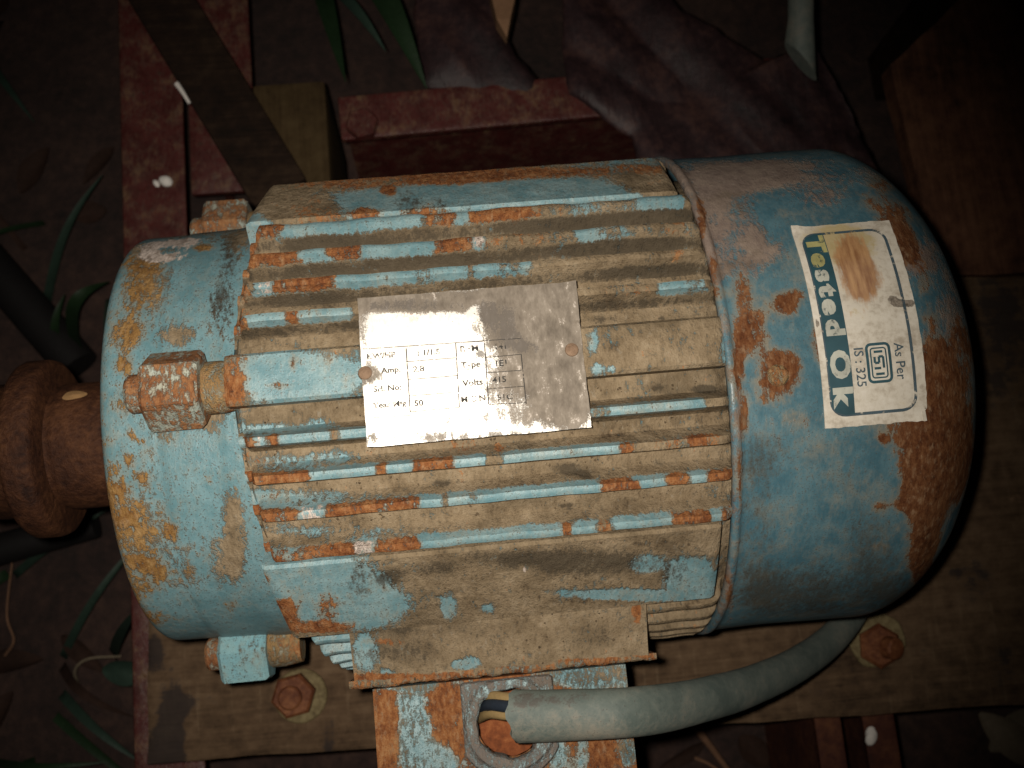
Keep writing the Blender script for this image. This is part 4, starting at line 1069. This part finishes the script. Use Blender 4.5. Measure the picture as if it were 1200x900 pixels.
W = wear(V[:, :2], (-0.1, -0.05, -0.05, 0), PB, surf_z(H))
plank = finish('wooden_plank', np.vstack([V, Vb]), F, M_PLANK, None, np.vstack([W, W]))
tag(plank, 'weathered brown wooden plank under the motor, bolted down with washers', 'plank')

def disc(name, c, r0, r1, h, mat, parent, n=40, squash=1.0, wob=0.0, seed=0):
    V = []
    for rr_, zz in ((r0, h), (r1 - 0.0006, h), (r1, h - 0.0006), (r1, 0.0)):
        for a in np.linspace(0, 2 * math.pi, n, endpoint=False):
            k = 1 + wob * math.sin(3 * a + seed) + 0.6 * wob * math.sin(7 * a + 2 * seed)
            V.append((c[0] + rr_ * k * math.cos(a), c[1] + rr_ * k * squash * math.sin(a), c[2] + zz))
    F = gridf(4, n, False, True)
    if r0 < 1e-4: F = F
    return finish(name, np.array(V), F, mat, parent)
b1 = onz(350, 814, H)
wash = disc('washer', (b1[0] + 0.0010, b1[1] - 0.0005, H - 0.0004), 0.0035, 0.0118, 0.0026, M_WASHER, plank)
hexb = prism('bolt_head', ((b1[0] - 0.0012, b1[1] + 0.0003, H + 0.0018), (b1[0] - 0.0012, b1[1] + 0.0003, H + 0.0092)), M_BOLT, plank, 6, 0.0098, 0.35, 0.0012)
prism('bolt_tip', ((b1[0] - 0.0020, b1[1] - 0.0002, H + 0.0085), (b1[0] - 0.0022, b1[1] - 0.0002, H + 0.0120)), M_BOLT, plank, 18, 0.0052, 0, 0.0008)
b2 = onz(1026, 756, H)
disc('washer', (b2[0] + 0.0005, b2[1] + 0.003, H - 0.0004), 0.0035, 0.0130, 0.0022, M_WASHER, plank, wob=0.05, seed=2)
prism('bolt_head', ((b2[0] + 0.0003, b2[1] - 0.0002, H + 0.0016), (b2[0] + 0.0003, b2[1] - 0.0002, H + 0.0062)), M_BOLT, plank, 6, 0.0102, 0.1, 0.0016)
prism('bolt_tip', ((b2[0] + 0.0022, b2[1] - 0.0006, H + 0.0060), (b2[0] + 0.0050, b2[1] - 0.0016, H + 0.0120)), M_BOLT, plank, 18, 0.0050, 0, 0.0008)

# ------------------------------------------------------------------ steel frame under the plank
ZB = H - PT                                   # top of the steel
G = -ZO                                       # soil level
def angle_iron(name, x0, x1, y0, y1, ztop, label, lip='r', mat=M_RED, thick=0.004, depth=None):
    e = empty(name, ((x0 + x1) / 2, (y0 + y1) / 2, G), label, 'steel beam', 'red steel beams carrying the plank')
    depth = ztop - G if depth is None else depth
    box_obj('top_flange', (x0, x1, y0, y1, ztop - thick, ztop - 0.0004), mat, e, 0.0012, cuts=6)
    xw = (x0, x0 + thick) if lip == 'l' else (x1 - thick, x1)
    box_obj('web', (xw[0] + 0.0005, xw[1] - 0.0005, y0 + 0.0005, y1 - 0.0005, ztop - depth, ztop - thick + 0.0005), mat, e, 0.0006)
    return e
lx0, lx1 = float(onz(141, 150, ZB)[0]), float(onz(216, 190, ZB)[0])
angle_iron('steel_beam', lx0, lx1, -0.26, 0.42, ZB, 'red oxide painted steel beam under the shaft end of the plank', 'l')
rx0, rx1 = float(onz(963, 870, ZB)[0]), float(onz(990, 870, ZB)[0])
angle_iron('steel_beam', rx0 - 0.002, rx1, -0.26, 0.16, ZB, 'rusted red steel beam under the fan end of the plank, beside the pebble', 'l', M_REDRUST)
qx0, qx1 = float(onz(1012, 870, ZB - 0.004)[0]), float(onz(1050, 870, ZB - 0.004)[0])
angle_iron('steel_beam', qx0, qx1, -0.26, 0.16, ZB - 0.0005, 'rusted red steel beam with a white pebble on it', 'r', M_REDRUST)
# cross plate behind the shaft end and the angle behind the motor
cx0, cx1 = lx1 + 0.0015, float(onz(300, 200, ZB - 0.006)[0])
cy0 = float(onz(250, 226, ZB - 0.006)[1])
e = empty('steel_plate', ((cx0 + cx1) / 2, cy0 + 0.09, G), 'red painted steel plate beside the beam, under the slanting batten', 'steel plate')
box_obj('plate', (cx0, cx1, cy0, cy0 + 0.19, ZB - 0.010, ZB - 0.006), M_RED, e, 0.001, cuts=4)
box_obj('stiffener', (cx0 + 0.0005, cx0 + 0.0045, cy0 + 0.03, cy0 + 0.18, G, ZB - 0.0095), M_RED, e, 0.0006)
ZA = H - 0.012
a0 = onz(392, 110, ZA); a1 = onz(742, 140, ZA); a2 = onz(400, 164, ZA)
e = empty('steel_angle', ((a0[0] + a1[0]) / 2, a2[1] + 0.01, G), 'red steel angle with a bolt, lying behind the motor', 'steel beam')
wdt = 0.024
ang_ = math.atan2(a1[1] - a0[1] + 0.016, a1[0] - a0[0])
Mx = Matrix.Translation((a2[0], a2[1], 0)) @ Matrix.Rotation(0.025, 4, 'Z')
box_obj('top_flange', (0, 0.235, 0.0, wdt, ZA - 0.004, ZA), M_RED, e, 0.0012, Mx, cuts=6)
box_obj('web', (0.0005, 0.2345, wdt - 0.0042, wdt - 0.0005, G, ZA - 0.0035), M_RED, e, 0.0006, Mx)
bb = onz(425, 148, ZA)
prism('bolt_head', ((bb[0], bb[1], ZA - 0.001), (bb[0], bb[1], ZA + 0.0055)), M_RED, e, 6, 0.0085, 0.3, 0.001)

# ------------------------------------------------------------------ batten, wood block, board
M_DWOOD = mat_wood('dark_batten_wood', (0.007, 0.005, 0.004), (0.016, 0.009, 0.006), (0.034, 0.020, 0.012), 'x', False)
M_TWOOD = mat_wood('tan_block_wood', (0.024, 0.014, 0.007), (0.046, 0.029, 0.013), (0.068, 0.045, 0.021), 'y', False)
def beam_between(name, p0, p1, wd, th, mat, label, cat):
    p0, p1 = np.array(p0), np.array(p1)
    L = np.linalg.norm(p1 - p0); d_ = (p1 - p0) / L
    s = np.cross([0, 0, 1], d_); s /= np.linalg.norm(s); u = np.cross(d_, s)
    M = np.eye(4); M[:3, 0] = d_; M[:3, 1] = s; M[:3, 2] = u; M[:3, 3] = p0
    o = box_obj(name, (0, L, -wd / 2, wd / 2, -th / 2, th / 2), mat, None, 0.0015, M, cuts=5)
    return tag(o, label, cat)
p0 = onz(153, -60, ZB + 0.016); p1 = onz(331, 232, ZB + 0.010)
beam_between('wooden_batten', p0, p1, 0.030, 0.016, M_DWOOD, 'dark wooden batten lying slantwise across the red steel beam', 'batten')
t0 = onz(296, 110, H - 0.02); t1 = onz(388, 215, H - 0.02)
box_obj_b = box_obj('wood_block', (t0[0], t1[0], t1[1] - 0.01, t0[1] + 0.005, G, H - 0.02), M_TWOOD, None, 0.002, cuts=4)
tag(box_obj_b, 'tan wooden block standing behind the motor beside the red steel angle', 'wood block')

M_BOARD = mat_wood('reddish_board_wood', (0.030, 0.014, 0.010), (0.086, 0.038, 0.022), (0.140, 0.066, 0.037), 'y', False)
ZR = H - 0.004
poly_px = [(1044, 76), (1128, -4), (1205, -70), (1330, -70)]
pp = [onz(x, y, ZR)[:2] for x, y in poly_px]
pp += [A + dx * 0.46 + dy * (PW + 0.0022), A + dx * 0.345 + dy * (PW + 0.0022)]
pp += [onz(x, y, ZR)[:2] for x, y in ((1082, 245), (1060, 150))]
dens = []
for a, b in zip(pp, pp[1:] + pp[:1]):
    L = np.linalg.norm(b - a); n_ = max(1, int(L / 0.006))
    for k in range(n_):
        q = a + (b - a) * k / n_; dens.append(q + 0.0012 * np.array([fbm(np.array(q[0] * 90), np.array(q[1] * 90), 81), fbm(np.array(q[1] * 90), np.array(q[0] * 90), 82)]))
N = len(dens)
V = [(q[0], q[1], ZR) for q in dens] + [(q[0], q[1], ZR - 0.012) for q in dens]
F = [list(range(N)), list(range(2 * N - 1, N - 1, -1))] + [(k, (k + 1) % N, N + (k + 1) % N, N + k) for k in range(N)]
# keep it clear of the plank: it lies just behind it
bd = finish('broken_board', np.array(V), F, M_BOARD, None, smooth=False)
tag(bd, 'reddish brown broken board with a pointed corner behind the fan cover', 'board')
for k, (px, py) in enumerate(((1150, -20), (1180, 230))):
    c = onz(px, py, ZR - 0.012)
    box_obj('board_support', (c[0] - 0.02, c[0] + 0.02, c[1] - 0.015, c[1] + 0.015, G, ZR - 0.0122), M_DWOOD, bd, 0.001)

# ------------------------------------------------------------------ crumpled plastic sheets
def mat_plastic():
    nb = NB('dirty_brown_plastic_film')
    a = nb.noise(30, 6, 0.6, 0.3); b = nb.noise(220, 6, 0.65, 1.3); s1 = nb.noise(160, 5, 0.65, 2.0, (1.0, 0.25, 0.5))
    col = nb.ramp(nb.math('ADD', nb.math('MULTIPLY', a, 0.6), nb.math('MULTIPLY', b, 0.4)), [(0.36, (0.009, 0.005, 0.006)), (0.5, (0.026, 0.013, 0.014)), (0.64, (0.062, 0.030, 0.025))])
    nb.l(col, nb.b.inputs['Base Color']); nb.b.inputs['Roughness'].default_value = 0.55
    nb.b.inputs['Specular IOR Level'].default_value = 0.3
    nb.bump(nb.math('ADD', nb.math('MULTIPLY', s1, 1.0), nb.math('MULTIPLY', b, 0.25)), 0.0018, 0.6)
    return nb.m
M_FILM = mat_plastic()
def sheet(name, outline_px, zc, amp, seed, label, tiltz=(0, 0)):
    """crumpled film filling an outline: a fan of rings from the middle, folded by noise, with a thin body"""
    P = np.array([onz(x, y, zc)[:2] for x, y in outline_px])
    c = P.mean(0)
    out = []
    for a, b in zip(P, np.roll(P, -1, 0)):
        n_ = max(2, int(np.linalg.norm(b - a) / 0.004))
        for k in range(n_): out.append(a + (b - a) * k / n_)
    out = np.array(out); N = len(out); R = 34
    V = []
    for i in range(R):
        f = i / (R - 1)
        for q in out:
            p = c + (q - c) * f
            if i == R - 1: p = p + 0.004 * np.array([fbm(np.array(q[0] * 60), np.array(q[1] * 60), seed), fbm(np.array(q[1] * 60), np.array(q[0] * 60), seed + 3)])
            n1 = float(fbm(np.array(p[0] * 16), np.array(p[1] * 11), seed, 3)); n2 = float(fbm(np.array(p[0] * 26 + p[1] * 16), np.array(p[1] * 9), seed + 5, 2))
            n3 = abs(float(fbm(np.array(p[0] * 55 + 30 * p[1]), np.array(p[1] * 16 - p[0] * 8), seed + 9, 2)))
            z = zc + amp * (n1 * 0.9 + 0.5 * (abs(n2) * 2 - 0.5) - 0.30 * n3) - amp * 0.5 * f ** 5 + tiltz[0] * (p[0] - c[0]) + tiltz[1] * (p[1] - c[1])
            V.append((p[0], p[1], z))
    V = np.array(V); nT = len(V)
    Vb = V.copy(); Vb[:, 2] -= 0.0012
    g = gridf(R, N, False, True)
    F = g + [tuple(k + nT for k in f[::-1]) for f in g] + [((R - 1) * N + k, (R - 1) * N + (k + 1) % N, (R - 1) * N + (k + 1) % N + nT, (R - 1) * N + k + nT) for k in range(N)]
    o = finish(name, np.vstack([V, Vb]), F, M_FILM, None, sharp=80)
    return tag(o, label, 'plastic sheet')
sheet('plastic_sheet', [(497, 96), (490, 40), (480, -40), (590, -50), (592, 30), (606, 60), (640, 100), (628, 118), (570, 112)], H - 0.010, 0.008, 5, 'small crumpled dark plastic flap lying over the red steel angle')
sheet('plastic_sheet', [(662, 60), (655, -50), (760, -50), (800, 0), (900, 66), (960, 40), (1000, 120), (1060, 250), (1000, 262), (900, 235), (800, 225), (752, 205), (740, 152), (690, 125), (668, 105)], H + 0.004, 0.013, 15, 'large crumpled dark plastic sheet heaped behind the fan cover', (0.0, 0.0))

# grey pipe stub standing behind
pa = onz(938, 72, H + 0.03); pb = onz(939, -80, H + 0.045)
V, F = tube([pa, pa + (pb - pa) * 0.33, pa + (pb - pa) * 0.66, pb], 0.0062, 20, cap=True, flat=1.0)
k = np.arange(20); V[:20, 1] += 0.010 * (-np.cos(2 * math.pi * k / 20)) * 1.0
o = finish('cable_offcut', V, F, M_SHEATH, None, np.tile([0, 0, 0, 0], (len(V), 1)), sharp=50)
tag(o, 'grey cable offcut with a slanting cut end on the plastic sheet', 'cable')

# wood chip between the sheets
M_CHIP = plain('tan_bark', (0.20, 0.11, 0.06), 0.8)
c = onz(588, 10, H - 0.004)
Vc = np.array([onz(574, -12, H), onz(606, -14, H), onz(598, 22, H), onz(594, 44, H - 0.004), onz(582, 22, H)])
Vc = np.vstack([Vc, Vc - np.array([[0, 0, 0.02]])])
o = finish('bark_chip', Vc, [(0, 1, 2, 3, 4), (9, 8, 7, 6, 5)] + [(i, (i + 1) % 5, 5 + (i + 1) % 5, 5 + i) for i in range(5)], M_CHIP, None, smooth=False)
tag(o, 'pointed tan bark chip beside the small plastic flap', 'bark')

# ------------------------------------------------------------------ soil, leaves, grass, twigs
def mat_soil():
    nb = NB('dark_reddish_soil')
    a = nb.noise(12, 8, 0.65, 0.3); b = nb.noise(140, 8, 0.7, 1.3); x = nb.noise(700, 4, 0.65, 2.0)
    col = nb.ramp(nb.math('ADD', nb.math('MULTIPLY', a, 0.5), nb.math('MULTIPLY', b, 0.5)), [(0.35, (0.010, 0.006, 0.005)), (0.5, (0.036, 0.018, 0.014)), (0.66, (0.078, 0.040, 0.028))])
    nb.l(col, nb.b.inputs['Base Color']); nb.b.inputs['Roughness'].default_value = 0.95
    nb.bump(nb.math('ADD', b, nb.math('MULTIPLY', x, 0.4)), 0.004, 0.9)
    return nb.m
n = 150
gx = np.linspace(-0.75, 0.85, n); gy = np.linspace(-0.65, 0.75, n)
XX, YY = np.meshgrid(gx, gy, indexing='ij')
ZZ = G - 0.004 + 0.010 * fbm(XX * 9, YY * 9, 91, 5)
o = finish('ground', np.stack([XX.ravel(), YY.ravel(), np.minimum(ZZ.ravel(), G + 0.004)], 1), gridf(n, n), mat_soil(), None)
o['kind'] = 'structure'; o['label'] = 'dark reddish bare soil'

M_DRY = plain('dry_brown_leaf', (0.026, 0.013, 0.009), 0.85, 0.5)
M_PALE = plain('pale_dry_leaf', (0.14, 0.11, 0.075), 0.7, 0.3)
M_GREEN = plain('green_leaf', (0.011, 0.024, 0.010), 0.5, 0.3)
M_GREY = plain('grey_green_leaf', (0.020, 0.036, 0.026), 0.55, 0.3)
M_TWIG = plain('dry_twig', (0.16, 0.085, 0.05), 0.8, 0.3)
M_PEB = plain('white_pebble', (0.62, 0.58, 0.54), 0.7, 0.15)
def leaf_geo(L, Wd, curl, nL=12):
    V = []
    for i in range(nL + 1):
        s = i / nL; w_ = Wd * (math.sin(math.pi * min(1, s * 0.97 + 0.02)) ** 0.75) * (1 - 0.35 * s)
        z = curl * L * (math.sin(s * 2.4) * 0.5)
        for q in (-1, -0.5, 0, 0.5, 1):
            V.append((s * L, q * w_ / 2, z + 0.25 * w_ * (q * q) + 0.04 * w_ * math.sin(9 * s + 4 * q)))
    return np.array(V), gridf(nL + 1, 5)
def place(V, loc, yaw, pitch=0.0, roll=0.0):
    M = np.array(Matrix.Rotation(yaw, 3, 'Z') @ Matrix.Rotation(pitch, 3, 'Y') @ Matrix.Rotation(roll, 3, 'X'))
    return V @ M.T + np.array(loc)
def solid(V, F, t=0.0005):
    n_ = len(V); Vb = V.copy(); Vb[:, 2] -= t
    cnt = {}
    for f in F:
        for a, b in zip(f, list(f[1:]) + [f[0]]): cnt[(a, b)] = 1
    side = [(a, b) for (a, b) in cnt if (b, a) not in cnt]
    return np.vstack([V, Vb]), list(F) + [tuple(k + n_ for k in f[::-1]) for f in F] + [(b, a, a + n_, b + n_) for a, b in side]
def leaf(px, py, z, Lm, Wd, yaw, mat, label, curl=0.25, pitch=0.0, roll=0.0, group=None, name='fallen_leaf'):
    V, F = leaf_geo(Lm, Wd, curl); V, F = solid(V, F)
    c = onz(px, py, z)
    V = place(V, c, yaw, pitch, roll)
    o = finish(name, V, F, mat, None, sharp=70)
    return tag(o, label, 'leaf', group)
gz = G + 0.006
leaf(120, 785, gz + 0.03, 0.030, 0.016, -0.1, M_GREY, 'grey green leaf on the soil against the end of the plank', roll=0.2)
leaf(1148, 836, gz + 0.02, 0.045, 0.022, -0.75, M_PALE, 'pale dry leaf on the soil in front of the plank', roll=0.3)
leaf(1160, 880, gz, 0.04, 0.02, 0.5, M_PALE, 'pale dry leaf curled under the other one by the plank', roll=-0.4)
r2 = random.Random(3)
spots = []
for k in range(120):
    px, py = r2.uniform(-40, 1230), r2.uniform(-40, 940)
    if (px < 160) or (py > 850 and px > 760):
        spots.append((px, py))
for k, (px, py) in enumerate(spots[:34]):
    leaf(px, py, gz + r2.uniform(-0.003, 0.004), r2.uniform(0.02, 0.05), r2.uniform(0.007, 0.018), r2.uniform(0, 6.28), M_DRY, 'dry brown leaf lying in the leaf litter on the soil', curl=r2.uniform(0.05, 0.35), roll=r2.uniform(-0.5, 0.5), group='dry leaves littering the soil')

def blade_geo(base, tip, wd, sag, nL=14):
    base, tip = np.array(base), np.array(tip)
    d_ = tip - base; s = np.cross(d_, [0, 0, 1.0]); s /= np.linalg.norm(s)
    V = []
    for i in range(nL + 1):
        t = i / nL; p = base + d_ * t + np.array([0, 0, sag * math.sin(math.pi * t)])
        w_ = wd * (1 - t ** 2.2) * 0.5 + 0.0002
        V += [p - s * w_ + [0, 0, w_ * 0.4], p, p + s * w_ + [0, 0, w_ * 0.4]]
    V, F = solid(np.array(V), gridf(nL + 1, 3), 0.0004)
    return V, F
def blade(b, t, wd, sag, mat, label, group=None):
    V, F = blade_geo(b, t, wd, sag)
    o = finish('grass_blade', V, F, mat, None, sharp=70)
    return tag(o, label, 'grass', group)
blade(onz(415, -60, H - 0.02), onz(500, 104, H - 0.004), 0.016, 0.012, M_GREEN, 'broad green grass blade pointing at the red steel angle')
blade(onz(370, -40, H - 0.05), onz(405, 96, H - 0.012), 0.011, 0.008, M_GREEN, 'short green grass blade beside the wooden block')
blade(onz(395, -10, H - 0.03), onz(452, 60, H - 0.02), 0.006, 0.006, M_GREY, 'thin pale grass blade crossing the broad one')
blade(onz(133, 768, gz), onz(162, 712, H - 0.035), 0.007, 0.006, M_GREY, 'grey green grass blade leaning up to the plank end')
blade(onz(95, 420, gz), onz(128, 330, gz + 0.045), 0.010, 0.030, M_GREEN, 'curved green grass blade behind the pulley')
blade(onz(70, 430, gz), onz(76, 345, gz + 0.03), 0.006, 0.01, M_GREEN, 'upright green grass blade behind the pulley')
for k in range(18):
    px, py = r2.uniform(-60, 138), r2.choice([r2.uniform(-60, 420), r2.uniform(640, 930)])
    a = r2.uniform(0, 6.28); L = r2.uniform(0.04, 0.11)
    b = onz(px, py, gz - 0.004)
    t = b + np.array([L * math.cos(a), L * math.sin(a), r2.uniform(0.004, 0.04)])
    if t[0] > lx0 - 0.004: t[0] = lx0 - 0.006 - r2.uniform(0, 0.01)
    if b[0] > lx0 - 0.006: continue
    blade(b, t, r2.uniform(0.0025, 0.006), r2.uniform(0.004, 0.02), r2.choice([M_GREEN, M_GREEN, M_GREY, M_DRY]), 'thin grass blade among the litter beside the red beam', 'grass blades beside the red beam')

def twig(pts, r, mat, label, n=26):
    V, F = tube(spline(pts, n), np.linspace(r, r * 0.6, n), 8)
    o = finish('twig', V, F, mat, None)
    return tag(o, label, 'twig')
twig([onz(812, 848, gz + 0.02), onz(835, 878, gz + 0.012), onz(862, 915, gz + 0.006)], 0.0022, M_TWIG, 'thicker brown twig on the soil in front of the cable')
twig([onz(814, 888, gz + 0.006), onz(835, 898, gz + 0.006), onz(870, 925, gz + 0.006)], 0.0010, M_TWIG, 'thin brown twig beside the thicker one')
twig([onz(92, 806, gz), onz(88, 785, gz + 0.012), onz(104, 772, gz + 0.016), onz(142, 769, gz + 0.012)], 0.0010, M_PALE, 'thin curled tendril over the grey green leaf')
twig([onz(6, 768, gz + 0.004), onz(16, 750, gz + 0.01), onz(8, 720, gz + 0.012), onz(14, 660, gz + 0.008)], 0.0008, M_TWIG, 'thin crooked stem at the dark edge of the soil')
twig([onz(207, 98, ZB + 0.0255), onz(214, 108, ZB + 0.0255), onz(222, 121, ZB + 0.0250)], 0.0014, M_PEB, 'pale splinter on the edge of the slanting batten', 8)
# dark rods behind the pulley
for k, (a, b, lab) in enumerate((((-20, 300), (92, 430), 'thick dark rod lying behind the pulley'), ((-30, 652), (112, 612), 'dark rod lying in front of the pulley'))):
    V, F = tube([onz(*a, gz + 0.012), onz((a[0] + b[0]) / 2, (a[1] + b[1]) / 2, gz + 0.013), onz(*b, gz + 0.012)], 0.012 if k == 0 else 0.009, 14)
    o = finish('steel_rod', V, F, M_DARK, None); tag(o, lab, 'rod')

def pebble(px, py, z, r, label, seed, st_=(1, 0.7, 0.6)):
    bm = bmesh.new(); bmesh.ops.create_icosphere(bm, subdivisions=3, radius=1.0)
    V = np.array([v.co[:] for v in bm.verts]); bm.verts.index_update(); F = [[v.index for v in f.verts] for f in bm.faces]; bm.free()
    V = V * (1 + 0.25 * fbm(V[:, :1] * 1.5 + 5, V[:, 1:2] * 1.5 + V[:, 2:3], seed)) * r * np.array([st_])
    V = place(V, onz(px, py, z) + np.array([0, 0, r * st_[2] * 0.85]), seed * 1.3)
    o = finish('pebble', V, F, M_PEB, None); return tag(o, label, 'pebble')
pebble(196, 214, ZB, 0.0040, 'white pebble on the red beam by the shaft end', 2)
pebble(184, 216, ZB, 0.0022, 'tiny grey white crumb beside the pebble on the red beam', 4)
pebble(1019, 862, ZB - 0.0005, 0.0040, 'white pebble on the rusted beam in front of the plank', 7, (0.7, 1.1, 0.5))
